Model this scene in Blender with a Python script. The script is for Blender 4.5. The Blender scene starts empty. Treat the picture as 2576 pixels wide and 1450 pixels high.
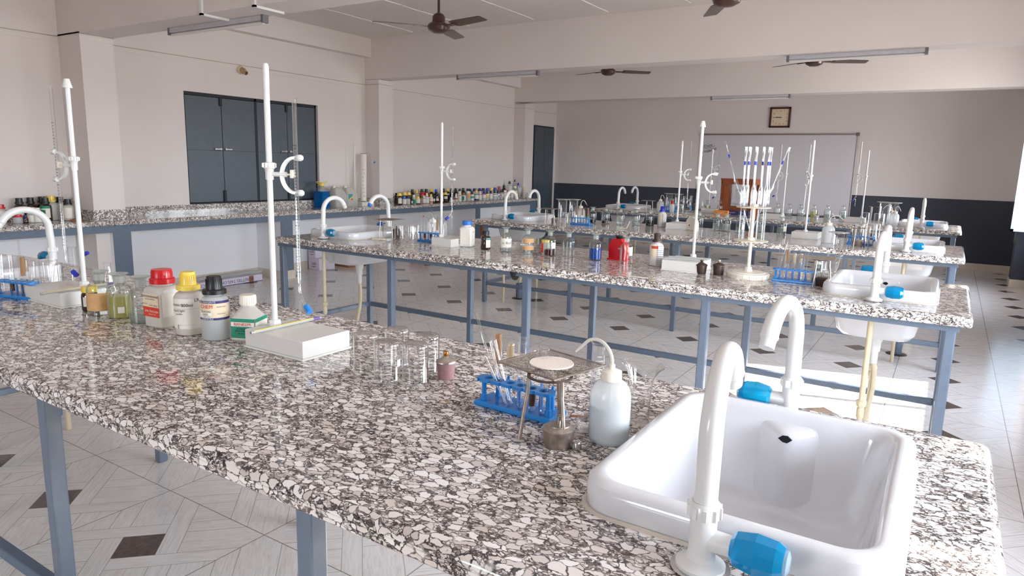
import bpy, bmesh, math, random
from mathutils import Vector, Matrix
C = bpy.context.scene.collection
SC = bpy.context.scene
PI = math.pi
rnd = random.Random(7)

# ------------------------------------------------------------------ camera
CAM = Vector((4.69501, -5.38149, 1.37241))
FPX = 1717.34
AX = (Vector((0.84194, 0.53897, 0.02568)), Vector((0.11714, -0.13613, -0.98374)), Vector((-0.52671, 0.83126, -0.17774)))
cam_d = bpy.data.cameras.new('camera'); cam = bpy.data.objects.new('camera', cam_d); C.objects.link(cam)
cam.matrix_world = Matrix(((AX[0].x, -AX[1].x, -AX[2].x, CAM.x), (AX[0].y, -AX[1].y, -AX[2].y, CAM.y),
                           (AX[0].z, -AX[1].z, -AX[2].z, CAM.z), (0, 0, 0, 1)))
cam_d.sensor_fit = 'HORIZONTAL'; cam_d.sensor_width = 36.0; cam_d.lens = FPX / 2576 * 36
cam_d.clip_start = 0.05; cam_d.clip_end = 200
SC.camera = cam

# ------------------------------------------------------------------ light
SC.view_settings.view_transform = 'Standard'; SC.view_settings.look = 'None'
SC.view_settings.gamma = 1.0; SC.view_settings.use_curve_mapping = False
SC.view_settings.exposure = 0.0
SC.cycles.use_denoising = True
SC.cycles.max_bounces = 14; SC.cycles.diffuse_bounces = 8; SC.cycles.glossy_bounces = 5
SC.cycles.transmission_bounces = 8; SC.cycles.transparent_max_bounces = 40
SC.cycles.sample_clamp_indirect = 6.0; SC.cycles.caustics_reflective = False; SC.cycles.caustics_refractive = False

SKY_STRENGTH = 28.0
SUN_STRENGTH = 30.0
W = bpy.data.worlds.new('sky'); SC.world = W; W.use_nodes = True
wn = W.node_tree; wn.nodes.clear()
wo = wn.nodes.new('ShaderNodeOutputWorld'); wb = wn.nodes.new('ShaderNodeBackground')
wt = wn.nodes.new('ShaderNodeTexCoord'); ws = wn.nodes.new('ShaderNodeSeparateXYZ'); wr = wn.nodes.new('ShaderNodeValToRGB')
wm = wn.nodes.new('ShaderNodeMapRange'); wm.inputs[1].default_value = -1; wm.inputs[2].default_value = 1
wn.links.new(wt.outputs['Generated'], ws.inputs[0]); wn.links.new(ws.outputs[2], wm.inputs[0]); wn.links.new(wm.outputs[0], wr.inputs[0])
e = wr.color_ramp.elements
e[0].position = 0.0; e[0].color = (0.42, 0.41, 0.40, 1)
e[1].position = 1.0; e[1].color = (0.55, 0.72, 1.0, 1)
k = e.new(0.49); k.color = (0.50, 0.50, 0.50, 1)
k = e.new(0.51); k.color = (0.88, 0.95, 1.0, 1)
wn.links.new(wr.outputs[0], wb.inputs[0]); wb.inputs[1].default_value = SKY_STRENGTH
wn.links.new(wb.outputs[0], wo.inputs[0])
sd = bpy.data.lights.new('sun', 'SUN'); sd.energy = SUN_STRENGTH; sd.angle = math.radians(0.8); sd.color = (1.0, 0.95, 0.86)
sun = bpy.data.objects.new('sun', sd); C.objects.link(sun)
sun.rotation_euler = Vector((-1.0, -0.28, -0.70)).to_track_quat('-Z', 'Y').to_euler()
# light portals in the window openings (right wall, and the added fill opening behind the camera)
XR = 5.70; YN = -9.2; YF = 6.87; XL = -2.12; ZC = 2.96
SILL, HEAD = 0.70, 2.05
WINS = [(-4.7, -3.88), (-3.58, -1.95), (-1.13, 0.24), (2.9, 4.95)]
FILLWINS = [(2.1, 3.3)]  # unseen opening behind the camera, added and sized for fill light
def portal(loc, rot, sx, sy):
    d = bpy.data.lights.new('window_portal', 'AREA'); d.shape = 'RECTANGLE'; d.size = sx; d.size_y = sy; d.cycles.is_portal = True
    o = bpy.data.objects.new('window_portal', d); C.objects.link(o); o.location = loc; o.rotation_euler = rot
for a, b in WINS: portal((XR + .2, (a + b) / 2, (SILL + HEAD) / 2), (0, PI / 2, 0), HEAD - SILL, b - a)
for a, b in FILLWINS: portal(((a + b) / 2, YN - .2, (SILL + HEAD) / 2), (PI / 2, 0, 0), b - a, HEAD - SILL)

# ------------------------------------------------------------------ helpers: where things stand
T = 0.825        # table top height
ZK = 0.78        # wall counter height
def ray(px, py):
    a, b = (px - 1288) / FPX, (py - 725) / FPX
    return AX[0] * a + AX[1] * b + AX[2]
def at(px, py, z=T):
    d = ray(px, py); t = (z - CAM.z) / d.z
    return CAM + d * t
def proj(p):
    v = Vector(p) - CAM
    return (v.dot(AX[0]) / v.dot(AX[2]) * FPX + 1288, v.dot(AX[1]) / v.dot(AX[2]) * FPX + 725)
def along(px, x, z):
    lo, hi = -4.0, 6.8
    for _ in range(40):
        m = (lo + hi) / 2
        if proj((x, m, z))[0] < px: lo = m
        else: hi = m
    return lo

# ------------------------------------------------------------------ helpers: objects
def obj(name, mb, mats, parent=None, label=None):
    me = mb.mesh(name, mats)
    o = bpy.data.objects.new(name, me); C.objects.link(o)
    if parent: o.parent = parent
    if label: o['label'] = label
    return o
def tag(o, label, cat, group=None, kind=None):
    o['label'] = label; o['category'] = cat
    if group: o['group'] = group
    if kind: o['kind'] = kind
    return o
def thing(name, label, cat, loc=(0, 0, 0), rz=0.0, group=None):
    o = bpy.data.objects.new(name, None); C.objects.link(o); o.empty_display_size = 0.05
    o.location = loc; o.rotation_euler = (0, 0, rz)
    return tag(o, label, cat, group)
def struct(name, mb, mats, label=None, parent=None):
    o = obj(name, mb, mats, parent)
    if not parent:
        o['kind'] = 'structure'; o['category'] = name.split('_')[0]
        o['label'] = label or name.replace('_', ' ')
    return o
def copy_tree(o, loc=None, rz=None, label=None, parent=None):
    c = o.copy(); C.objects.link(c)
    if parent: c.parent = parent
    if loc is not None: c.location = loc
    if rz is not None: c.rotation_euler = (0, 0, rz)
    if label: c['label'] = label
    for ch in list(o.children): copy_tree(ch, parent=c)
    return c

class MB:
    """collects shapes into one mesh"""
    def __init__(s):
        s.v = []; s.f = []; s.m = []; s.sm = []; s.M = Matrix.Identity(4)
    def add(s, vs, fs, mat=0, smooth=False):
        n = len(s.v)
        s.v += [s.M @ Vector(v) for v in vs]
        for f in fs: s.f.append([n + i for i in f]); s.m.append(mat); s.sm.append(smooth)
        return s
    def box(s, x0, x1, y0, y1, z0, z1, mat=0):
        v = [(x0, y0, z0), (x1, y0, z0), (x1, y1, z0), (x0, y1, z0), (x0, y0, z1), (x1, y0, z1), (x1, y1, z1), (x0, y1, z1)]
        return s.add(v, [(3, 2, 1, 0), (4, 5, 6, 7), (0, 1, 5, 4), (1, 2, 6, 5), (2, 3, 7, 6), (3, 0, 4, 7)], mat)
    def rbox(s, x0, x1, y0, y1, z0, z1, b=.004, mat=0):
        """box with softened edges"""
        cx, cy, hx, hy = (x0 + x1) / 2, (y0 + y1) / 2, (x1 - x0) / 2, (y1 - y0) / 2
        b = min(b, hx * .9, hy * .9, (z1 - z0) * .45)
        L = [rrect(cx, cy, hx - b, hy - b, b * .3, z0, 2), rrect(cx, cy, hx, hy, b, z0 + b, 2),
             rrect(cx, cy, hx, hy, b, z1 - b, 2), rrect(cx, cy, hx - b, hy - b, b * .3, z1, 2)]
        return s.loft(L, mat, True, True, smooth=False)
    def loft(s, loops, mat=0, cap0=False, cap1=False, smooth=True, closed=False):
        n = len(loops[0]); vs = [p for L in loops for p in L]; fs = []
        K = len(loops)
        for k in range(K if closed else K - 1):
            a, b = k * n, ((k + 1) % K) * n
            for i in range(n):
                j = (i + 1) % n
                fs.append((a + i, a + j, b + j, b + i))
        s.add(vs, fs, mat, smooth)
        if cap0: s.add(loops[0], [tuple(range(n))[::-1]], mat, False)
        if cap1: s.add(loops[-1], [tuple(range(n))], mat, False)
        return s
    def lathe(s, prof, seg=24, mat=0, smooth=True, cx=0, cy=0):
        vs = []; fs = []; idx = []
        for r, z in prof:
            if r < 1e-6: idx.append([len(vs)]); vs.append((cx, cy, z))
            else:
                idx.append(list(range(len(vs), len(vs) + seg)))
                vs += [(cx + r * math.cos(2 * PI * i / seg), cy + r * math.sin(2 * PI * i / seg), z) for i in range(seg)]
        for a, b in zip(idx, idx[1:]):
            for i in range(seg):
                j = (i + 1) % seg
                if len(a) == 1 and len(b) == 1: continue
                if len(a) == 1: fs.append((a[0], b[j], b[i]))
                elif len(b) == 1: fs.append((a[i], a[j], b[0]))
                else: fs.append((a[i], a[j], b[j], b[i]))
        return s.add(vs, fs, mat, smooth)
    def cyl(s, r, z0, z1, seg=20, mat=0, cx=0, cy=0):
        return s.lathe([(0, z0), (r, z0), (r, z0), (r, z1), (r, z1), (0, z1)], seg, mat, True, cx, cy)
    def tube(s, pts, r, seg=10, mat=0, caps=True, smooth=True):
        pts = [Vector(p) for p in pts]; n = len(pts)
        rs = r if isinstance(r, (list, tuple)) else [r] * n
        t0 = (pts[1] - pts[0]).normalized()
        up = Vector((0, 0, 1)) if abs(t0.z) < .9 else Vector((1, 0, 0))
        nrm = t0.cross(up).normalized(); loops = []
        for i, p in enumerate(pts):
            t = (pts[min(i + 1, n - 1)] - pts[max(i - 1, 0)]).normalized()
            nrm = (nrm - t * nrm.dot(t)).normalized(); bi = t.cross(nrm)
            loops.append([p + nrm * rs[i] * math.cos(2 * PI * k / seg) + bi * rs[i] * math.sin(2 * PI * k / seg) for k in range(seg)])
        return s.loft(loops, mat, caps, caps, smooth)
    def bar(s, a, b, w, h, mat=0):
        """rectangular bar from a to b"""
        a = Vector(a); b = Vector(b); t = (b - a).normalized()
        up = Vector((0, 0, 1)) if abs(t.z) < .9 else Vector((0, 1, 0))
        sx = t.cross(up).normalized() * w / 2; sy = sx.cross(t).normalized() * h / 2
        return s.loft([[p - sx - sy, p + sx - sy, p + sx + sy, p - sx + sy] for p in (a, b)], mat, True, True, False)
    def text(s, str_, size, mat=0, fn=None, align='CENTER'):
        """lettering; fn maps (x, y) of the flat text to a point"""
        vs, fs = text_geo(str_, size, align)
        return s.add([fn(x, y) for x, y in vs], fs, mat)
    def wrap(s, str_, size, r, ang, z, mat=0, flip=False):
        """lettering wrapped round an upright cylinder, centred at angle ang"""
        sg = -1 if flip else 1
        return s.text(str_, size, mat, lambda x, y: (r * math.cos(ang + sg * x / r), r * math.sin(ang + sg * x / r), z + sg * y))
    def mesh(s, name, mats):
        me = bpy.data.meshes.new(name)
        me.from_pydata([tuple(v) for v in s.v], [], s.f)
        for m in (mats if isinstance(mats, (list, tuple)) else [mats]): me.materials.append(m)
        for p, m, sm in zip(me.polygons, s.m, s.sm): p.material_index = m; p.use_smooth = sm
        me.update()
        bm = bmesh.new(); bm.from_mesh(me)
        bmesh.ops.remove_doubles(bm, verts=bm.verts, dist=1e-6)
        for ed in bm.edges:
            if len(ed.link_faces) == 2 and ed.calc_face_angle(0) > math.radians(38): ed.smooth = False
        bm.to_mesh(me); bm.free()
        return me

def rrect(cx, cy, hx, hy, r, z, n=5):
    """rounded rectangle loop, counter-clockwise"""
    r = max(min(r, hx, hy), 1e-5); out = []
    for sx, sy, a0 in ((1, 1, 0), (-1, 1, PI / 2), (-1, -1, PI), (1, -1, 1.5 * PI)):
        for i in range(n + 1):
            a = a0 + PI / 2 * i / n
            out.append((cx + sx * (hx - r) + r * math.cos(a), cy + sy * (hy - r) + r * math.sin(a), z))
    return out
_tc = {}
def text_geo(str_, size, align='CENTER'):
    key = (str_, align)
    if key not in _tc:
        cu = bpy.data.curves.new('lettering', 'FONT'); cu.body = str_; cu.size = 1; cu.align_x = align; cu.align_y = 'CENTER'; cu.resolution_u = 2
        o = bpy.data.objects.new('lettering', cu); C.objects.link(o)
        dg = bpy.context.evaluated_depsgraph_get(); me = bpy.data.meshes.new_from_object(o.evaluated_get(dg))
        _tc[key] = ([(v.co.x, v.co.y) for v in me.vertices], [tuple(p.vertices) for p in me.polygons])
        bpy.data.objects.remove(o); bpy.data.curves.remove(cu); bpy.data.meshes.remove(me)
    vs, fs = _tc[key]
    return [(x * size, y * size) for x, y in vs], fs
def arc(c, r, a0, a1, n, plane='yz'):
    out = []
    for i in range(n + 1):
        a = a0 + (a1 - a0) * i / n
        if plane == 'yz': out.append((c[0], c[1] + r * math.cos(a), c[2] + r * math.sin(a)))
        elif plane == 'xz': out.append((c[0] + r * math.cos(a), c[1], c[2] + r * math.sin(a)))
        else: out.append((c[0] + r * math.cos(a), c[1] + r * math.sin(a), c[2]))
    return out
# ------------------------------------------------------------------ materials
def srgb(r, g, b):
    f = lambda c: (c / 255 / 12.92) if c / 255 <= .04045 else ((c / 255 + .055) / 1.055) ** 2.4
    return (f(r), f(g), f(b), 1)
class NT:
    def __init__(s, name):
        s.mat = bpy.data.materials.new(name); s.mat.use_nodes = True; s.t = s.mat.node_tree; s.t.nodes.clear()
        s.out = s.t.nodes.new('ShaderNodeOutputMaterial')
    def n(s, typ, **kw):
        x = s.t.nodes.new('ShaderNode' + typ)
        for k, v in kw.items(): setattr(x, k, v)
        return x
    def set(s, sock, v):
        if hasattr(v, 'is_output') or isinstance(v, bpy.types.NodeSocket): s.t.links.new(v, sock)
        elif isinstance(v, (int, float)) and sock.type in ('RGBA',): sock.default_value = (v, v, v, 1)
        else: sock.default_value = v
    def m(s, op, a, b=0.0, c=0.0):
        x = s.n('Math', operation=op); s.set(x.inputs[0], a); s.set(x.inputs[1], b); s.set(x.inputs[2], c); return x.outputs[0]
    def vm(s, op, a, b=(0, 0, 0)):
        x = s.n('VectorMath', operation=op); s.set(x.inputs[0], a)
        if op == 'SCALE': s.set(x.inputs['Scale'], b)
        else: s.set(x.inputs[1], b)
        return x.outputs[0]
    def mix(s, f, a, b, mode='MIX'):
        x = s.n('Mix', data_type='RGBA', blend_type=mode); s.set(x.inputs[0], f); s.set(x.inputs[6], a); s.set(x.inputs[7], b); return x.outputs[2]
    def ramp(s, f, *stops):
        x = s.n('ValToRGB'); s.set(x.inputs[0], f); e = x.color_ramp.elements
        e[0].position, e[0].color = stops[0]; e[1].position, e[1].color = stops[-1]
        for p, c in stops[1:-1]: q = e.new(p); q.color = c
        return x.outputs[0]
    def noise(s, vec, scale, detail=3, rough=.55, dist=0.0):
        x = s.n('TexNoise'); s.set(x.inputs['Vector'], vec); x.inputs['Scale'].default_value = scale
        x.inputs['Detail'].default_value = detail; x.inputs['Roughness'].default_value = rough; x.inputs['Distortion'].default_value = dist
        return x.outputs[0]
    def pos(s): return s.n('NewGeometry').outputs['Position']
    def objc(s): return s.n('TexCoord').outputs['Object']
    def principled(s, color, rough=.5, metal=0.0, spec=.5, coat=0.0, bump=None, bstr=.2, bdist=.002, alpha=None, trans=0.0, sub=0.0):
        p = s.n('BsdfPrincipled')
        s.set(p.inputs['Base Color'], color); s.set(p.inputs['Roughness'], rough); p.inputs['Metallic'].default_value = metal
        p.inputs['Specular IOR Level'].default_value = spec; p.inputs['Coat Weight'].default_value = coat; p.inputs['Coat Roughness'].default_value = .05
        p.inputs['Transmission Weight'].default_value = trans
        if sub: p.inputs['Subsurface Weight'].default_value = sub; p.inputs['Subsurface Radius'].default_value = (.01, .01, .01); p.inputs['Subsurface Scale'].default_value = 1
        if alpha is not None: s.set(p.inputs['Alpha'], alpha)
        if bump is not None:
            b = s.n('Bump'); b.inputs['Strength'].default_value = bstr; b.inputs['Distance'].default_value = bdist
            s.set(b.inputs['Height'], bump); s.t.links.new(b.outputs[0], p.inputs['Normal'])
        s.t.links.new(p.outputs[0], s.out.inputs[0]); return s.mat
def plain(name, col, rough=.5, metal=0.0, spec=.5, coat=0.0, var=.06, scale=25.0, bump=0.0):
    """surface of one colour with a little unevenness"""
    t = NT(name); v = t.noise(t.objc(), scale, 4)
    dark = tuple(c * (1 - var) for c in col[:3]) + (1,); lite = tuple(min(1, c * (1 + var)) for c in col[:3]) + (1,)
    c = t.ramp(v, (.3, dark), (.7, lite))
    return t.principled(c, rough, metal, spec, coat, bump=v if bump else None, bstr=bump, bdist=.001)
def wallpaint(name, col, stain=.05, dirt=None):
    t = NT(name); p = t.pos()
    a = t.noise(p, 1.1, 4); b = t.noise(p, 60, 3)
    c = t.ramp(a, (.3, tuple(x * (1 - stain) for x in col[:3]) + (1,)), (.7, col))
    return t.principled(c, .75, spec=.25, bump=t.m('ADD', t.m('MULTIPLY', a, 2.0), t.m('MULTIPLY', b, .25)), bstr=.15, bdist=.004)
def schlick(t, f0=.04, k=1.0, pw=3.6):
    lw = t.n('LayerWeight'); lw.inputs[0].default_value = .5
    f = lw.outputs['Facing']; return f, t.m('MINIMUM', t.m('ADD', f0, t.m('MULTIPLY', t.m('POWER', f, pw), k)), 1.0)
def glass(name, tint=(1, 1, 1), edge=(.42, .47, .45), rough=.0, start=.45, k=1.0, f0=.05, pw=3.6):
    """thin blown glass: clear face-on, dense and mirror-like at its edges"""
    t = NT(name); fac, fr = schlick(t, f0, k, pw)
    tc = t.ramp(fac, (start, tuple(tint) + (1,)), (1.0, tuple(edge) + (1,)))
    tr = t.n('BsdfTransparent'); t.set(tr.inputs[0], tc)
    gl = t.n('BsdfGlossy'); gl.inputs['Roughness'].default_value = rough; gl.inputs[0].default_value = (1, 1, 1, 1)
    mx = t.n('MixShader'); t.set(mx.inputs[0], fr)
    t.t.links.new(tr.outputs[0], mx.inputs[1]); t.t.links.new(gl.outputs[0], mx.inputs[2]); t.t.links.new(mx.outputs[0], t.out.inputs[0])
    return t.mat
def clearish(name, col, alpha, rough=.15, gl=.06):
    """see-through plastic or liquid: part coloured body, part clear"""
    t = NT(name)
    tr = t.n('BsdfTransparent'); tr.inputs[0].default_value = tuple(min(1, c ** .5) for c in col[:3]) + (1,)
    df = t.n('BsdfDiffuse'); df.inputs[0].default_value = col
    tl = t.n('BsdfTranslucent'); tl.inputs[0].default_value = col
    a = t.n('MixShader'); a.inputs[0].default_value = .4; t.t.links.new(df.outputs[0], a.inputs[1]); t.t.links.new(tl.outputs[0], a.inputs[2])
    b = t.n('MixShader'); b.inputs[0].default_value = alpha; t.t.links.new(tr.outputs[0], b.inputs[1]); t.t.links.new(a.outputs[0], b.inputs[2])
    g = t.n('BsdfGlossy'); g.inputs['Roughness'].default_value = rough
    f, fr = schlick(t, .04, .8)
    c = t.n('MixShader'); t.set(c.inputs[0], fr); t.t.links.new(b.outputs[0], c.inputs[1]); t.t.links.new(g.outputs[0], c.inputs[2])
    t.t.links.new(c.outputs[0], t.out.inputs[0]); return t.mat

def granite(name):
    t = NT(name); p = t.pos()
    w = t.n('TexNoise'); t.set(w.inputs['Vector'], p); w.inputs['Scale'].default_value = 70; w.inputs['Detail'].default_value = 3
    w2 = t.n('TexNoise'); t.set(w2.inputs['Vector'], p); w2.inputs['Scale'].default_value = 22; w2.inputs['Detail'].default_value = 2
    off = t.vm('ADD', t.vm('SCALE', t.vm('SUBTRACT', w.outputs['Color'], (.5, .5, .5)), .012), t.vm('SCALE', t.vm('SUBTRACT', w2.outputs['Color'], (.5, .5, .5)), .020))
    q = t.vm('MULTIPLY', t.vm('ADD', p, off), (.58, 1.0, 1.0))
    def vor(scale, feat='DISTANCE_TO_EDGE'):
        v = t.n('TexVoronoi', feature=feat); t.set(v.inputs['Vector'], q); v.inputs['Scale'].default_value = scale; v.inputs['Randomness'].default_value = 1.0
        return v.outputs[0] if feat == 'DISTANCE_TO_EDGE' else v.outputs['Color']
    A, B = 74, 180
    big = vor(A); small = vor(B); cell = t.n('SeparateColor'); t.t.links.new(vor(A, 'F1'), cell.inputs[0])
    cell2 = t.n('SeparateColor'); t.t.links.new(vor(B, 'F1'), cell2.inputs[0])
    # some grains stay whole and white, the rest break up into a fine dark mesh
    broken = t.m('GREATER_THAN', t.m('ADD', t.m('MULTIPLY', cell.outputs[2], .7), t.m('MULTIPLY', t.noise(p, 18, 2), .6)), .62)
    grain = t.ramp(cell.outputs[0], (0.0, srgb(206, 194, 186)), (.4, srgb(236, 228, 222)), (1.0, srgb(250, 246, 243)))
    fine = t.ramp(cell2.outputs[0], (0.0, srgb(84, 75, 74)), (.16, srgb(132, 120, 115)), (.36, srgb(200, 189, 182)), (.75, srgb(234, 226, 220)), (1.0, srgb(246, 240, 236)))
    base = t.mix(broken, grain, fine)
    wob = t.m('MULTIPLY', t.noise(p, 150, 3, .6), .22)
    l1 = t.ramp(t.m('SUBTRACT', big, t.m('SUBTRACT', wob, .083)), (.0, (1, 1, 1, 1)), (.055, (0, 0, 0, 1)))
    l2 = t.ramp(t.m('SUBTRACT', small, t.m('SUBTRACT', wob, .078)), (.0, (1, 1, 1, 1)), (.075, (0, 0, 0, 1)))
    line = t.m('MAXIMUM', l1, t.m('MULTIPLY', l2, broken))
    line = t.m('MULTIPLY', line, t.ramp(t.noise(p, 40, 3), (.28, (.45, .45, .45, 1)), (.5, (1, 1, 1, 1))))
    col = t.mix(t.m('MULTIPLY', line, .95), base, srgb(46, 40, 42))
    col = t.mix(t.m('MULTIPLY', t.ramp(t.noise(p, 3.2, 3), (.45, (0, 0, 0, 1)), (.75, (1, 1, 1, 1))), .25), col, srgb(186, 160, 140), 'MULTIPLY')
    return t.principled(col, t.m('ADD', .05, t.m('MULTIPLY', wob, .15)), spec=.5)

def floortile(name):
    t = NT(name); p = t.pos()
    sx = t.n('SeparateXYZ'); t.set(sx.inputs[0], p)
    gx = t.m('DIVIDE', sx.outputs[0], .6); gy = t.m('DIVIDE', sx.outputs[1], .6)
    ix = t.m('FLOOR', t.m('ADD', gx, .5)); iy = t.m('FLOOR', t.m('ADD', gy, .5))
    dx = t.m('SUBTRACT', gx, ix); dy = t.m('SUBTRACT', gy, iy)
    u = t.m('MULTIPLY', t.m('ADD', dx, dy), 6.0); v = t.m('MULTIPLY', t.m('SUBTRACT', dy, dx), 6.0)
    gt = lambda a, b: t.m('GREATER_THAN', a, b)
    lt = lambda a, b: t.m('LESS_THAN', a, b)
    mul = lambda a, b: t.m('MULTIPLY', a, b)
    A = mul(gt(v, 1), lt(u, 1)); B = mul(gt(u, 1), gt(v, -1)); Cc = mul(lt(v, -1), gt(u, -1)); D = mul(lt(u, -1), lt(v, 1))
    neg = lambda a: t.m('MULTIPLY', a, -1.0)
    add = lambda *a: a[0] if len(a) == 1 else t.m('ADD', a[0], add(*a[1:]))
    s = add(mul(A, u), mul(B, neg(v)), mul(Cc, neg(u)), mul(D, v))
    q = add(mul(A, v), mul(B, u), mul(Cc, neg(v)), mul(D, neg(u)))
    any_ = add(A, B, Cc, D); dia = t.m('SUBTRACT', 1.0, any_)
    outer = gt(q, 2.0)
    near = lambda a, b, w: lt(t.m('ABSOLUTE', t.m('SUBTRACT', a, b)), w)
    w = .022
    ln = add(near(q, 2.0, w), near(q, 1.0, w), mul(near(s, 1.0, w), any_), mul(outer, add(near(s, -1.0, w), near(s, -2.0, w))))
    ln = mul(t.m('MINIMUM', ln, 1.0), any_)
    edge = t.m('MAXIMUM', t.m('ABSOLUTE', dx), t.m('ABSOLUTE', dy)); grout = gt(edge, .4965)
    plank = add(mul(t.m('FLOOR', q), 3.1), mul(mul(outer, t.m('FLOOR', s)), 1.7), mul(A, .3), mul(B, .6), mul(Cc, .9))
    along_ = t.m('ADD', mul(t.m('SUBTRACT', 1.0, outer), s), mul(outer, q)); across = t.m('ADD', mul(t.m('SUBTRACT', 1.0, outer), q), mul(outer, s))
    cv = t.n('CombineXYZ'); t.set(cv.inputs[0], mul(along_, .55)); t.set(cv.inputs[1], mul(across, 9.0))
    t.set(cv.inputs[2], add(mul(plank, 5.0), mul(ix, 7.3), mul(iy, 3.9)))
    streak = t.noise(cv.outputs[0], 1.0, 4, .65)
    wn_ = t.n('TexWhiteNoise'); t.set(wn_.inputs[0], add(plank, mul(ix, 1.37), mul(iy, 2.71))); wn_.noise_dimensions = '3D'
    cz = t.n('CombineXYZ'); t.set(cz.inputs[0], plank); t.set(cz.inputs[1], ix); t.set(cz.inputs[2], iy); t.t.links.new(cz.outputs[0], wn_.inputs[0])
    col = t.ramp(streak, (.2, srgb(190, 183, 178)), (.45, srgb(220, 215, 212)), (.75, srgb(234, 231, 229)))
    col = t.mix(t.m('MULTIPLY', wn_.outputs[0], .16), col, srgb(196, 188, 180))
    dk = t.ramp(t.noise(p, 40, 3), (.3, srgb(72, 62, 58)), (.7, srgb(92, 80, 74)))
    col = t.mix(dia, col, dk)
    col = t.mix(t.m('MULTIPLY', ln, .55), col, srgb(120, 112, 106))
    col = t.mix(t.m('MULTIPLY', grout, .8), col, srgb(112, 104, 98))
    return t.principled(col, .16, spec=.55)

M = {}
M['wall'] = wallpaint('cream_wall_paint', srgb(225, 217, 213))
M['ceil'] = wallpaint('ceiling_paint', srgb(226, 219, 215))
M['recess'] = wallpaint('white_recess_paint', srgb(240, 240, 243), .03)
M['dado'] = wallpaint('dark_dado_paint', srgb(70, 73, 83), .12)
M['slate'] = plain('slate_blue_paint', srgb(96, 110, 128), .45, bump=.15, scale=18)
M['steel'] = plain('blue_grey_enamel', srgb(98, 111, 129), .32, spec=.6, coat=.3, bump=.12, scale=30)
M['skirt'] = plain('cream_tile_skirting', srgb(216, 206, 192), .2, scale=6)
M['granite'] = granite('polished_granite')
M['floor'] = floortile('basket_weave_floor_tile')
M['door'] = plain('dark_slate_door_paint', srgb(74, 84, 94), .42, bump=.08, scale=14)
M['doorgap'] = plain('door_shadow_gap', srgb(34, 36, 42), .6)
M['porcelain'] = plain('white_porcelain', srgb(216, 216, 219), .10, spec=.6, coat=.6, var=.01)
M['black'] = plain('black_plastic', srgb(26, 25, 27), .35)
M['hole'] = plain('dark_opening', srgb(14, 13, 13), .9)
M['pvc'] = plain('white_pvc', srgb(222, 221, 219), .28, spec=.5, coat=.25, var=.015)
M['cream'] = plain('cream_pvc', srgb(226, 214, 190), .35, var=.05)
M['beige'] = plain('beige_pipe', srgb(214, 200, 168), .35, var=.05)
M['ivory'] = plain('ivory_plastic', srgb(232, 224, 210), .35, var=.02)
M['chrome'] = plain('chrome', srgb(190, 188, 186), .18, 1.0)
M['stain'] = plain('stained_metal', srgb(172, 160, 150), .34, .85, var=.25, scale=60)
M['tarnish'] = plain('tarnished_metal', srgb(84, 68, 62), .45, .7, var=.2, scale=60)
M['brass'] = plain('brass', srgb(176, 128, 72), .25, 1.0)
M['blueplastic'] = plain('blue_plastic', srgb(28, 128, 206), .3, coat=.2, var=.03)
M['tapblue'] = clearish('blue_acrylic', srgb(0, 164, 212), .55, .05)
M['tapclear'] = clearish('clear_acrylic', srgb(205, 225, 232), .5, .05)
M['glass'] = glass('clear_glass', edge=(.70, .74, .74), start=.6, f0=.05, k=1.25, pw=2.3)
M['glassg'] = glass('greenish_bottle_glass', (.93, .96, .945), (.36, .43, .39), start=.4, k=1.1, pw=2.8)
M['tubeglass'] = glass('tube_glass', (.98, .985, .985), (.66, .70, .70), start=.55, f0=.10, pw=2.6)
M['amber'] = plain('amber_glass', srgb(46, 24, 16), .06, spec=.7, coat=.6)
M['poly'] = clearish('translucent_polythene', srgb(244, 245, 246), .60, .25)
M['polyw'] = clearish('milky_polythene', srgb(236, 232, 224), .88, .25)
M['water'] = clearish('water', srgb(214, 224, 228), .62, .05)
M['white'] = plain('white_plastic', srgb(220, 217, 212), .35, coat=.15, var=.015)
M['paper'] = plain('white_paper_label', srgb(232, 226, 216), .7, var=.02)
M['tan'] = plain('tan_paper_label', srgb(206, 160, 112), .75, var=.08, scale=60)
M['pale'] = plain('cream_paper_label', srgb(224, 206, 178), .75, var=.04)
M['red'] = plain('red_plastic', srgb(196, 14, 24), .3, coat=.2, var=.03)
M['redlabel'] = plain('red_print', srgb(212, 62, 34), .6, var=.03)
M['yellow'] = plain('yellow_plastic', srgb(238, 208, 84), .35, coat=.2, var=.03)
M['green'] = plain('green_print', srgb(16, 134, 104), .6, var=.05)
M['navy'] = plain('navy_print', srgb(50, 46, 106), .5, var=.05)
M['blue'] = plain('blue_cap', srgb(32, 110, 200), .3, var=.03)
M['royal'] = plain('royal_blue_plastic', srgb(36, 52, 178), .3, var=.03)
M['orange'] = plain('orange_print', srgb(236, 142, 52), .5, var=.05)
M['teal'] = plain('teal_print', srgb(66, 150, 156), .5, var=.05)
M['ink'] = plain('black_ink', srgb(34, 30, 34), .6)
M['whiteink'] = plain('white_enamel_print', srgb(246, 246, 246), .5)
M['wood'] = plain('polished_teak', srgb(150, 76, 34), .3, coat=.3, var=.2, scale=12)
M['darkwood'] = plain('dark_wood_frame', srgb(74, 36, 26), .35, var=.15, scale=30)
M['fan'] = plain('brown_fan_enamel', srgb(70, 42, 36), .3, coat=.3, var=.04)
M['board'] = plain('whiteboard_enamel', srgb(206, 202, 206), .25, var=.01)
M['alu'] = plain('aluminium', srgb(150, 144, 142), .35, .8)
M['fixture'] = plain('grey_fixture_enamel', srgb(188, 186, 190), .4)
M['card'] = plain('brown_cardboard', srgb(150, 98, 62), .8, var=.1)
M['lilac'] = plain('pale_lilac_carton', srgb(214, 206, 220), .7, var=.03)
M['pottery'] = plain('mauve_metal', srgb(160, 122, 124), .5, .2, var=.15, scale=90, bump=.3)
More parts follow.
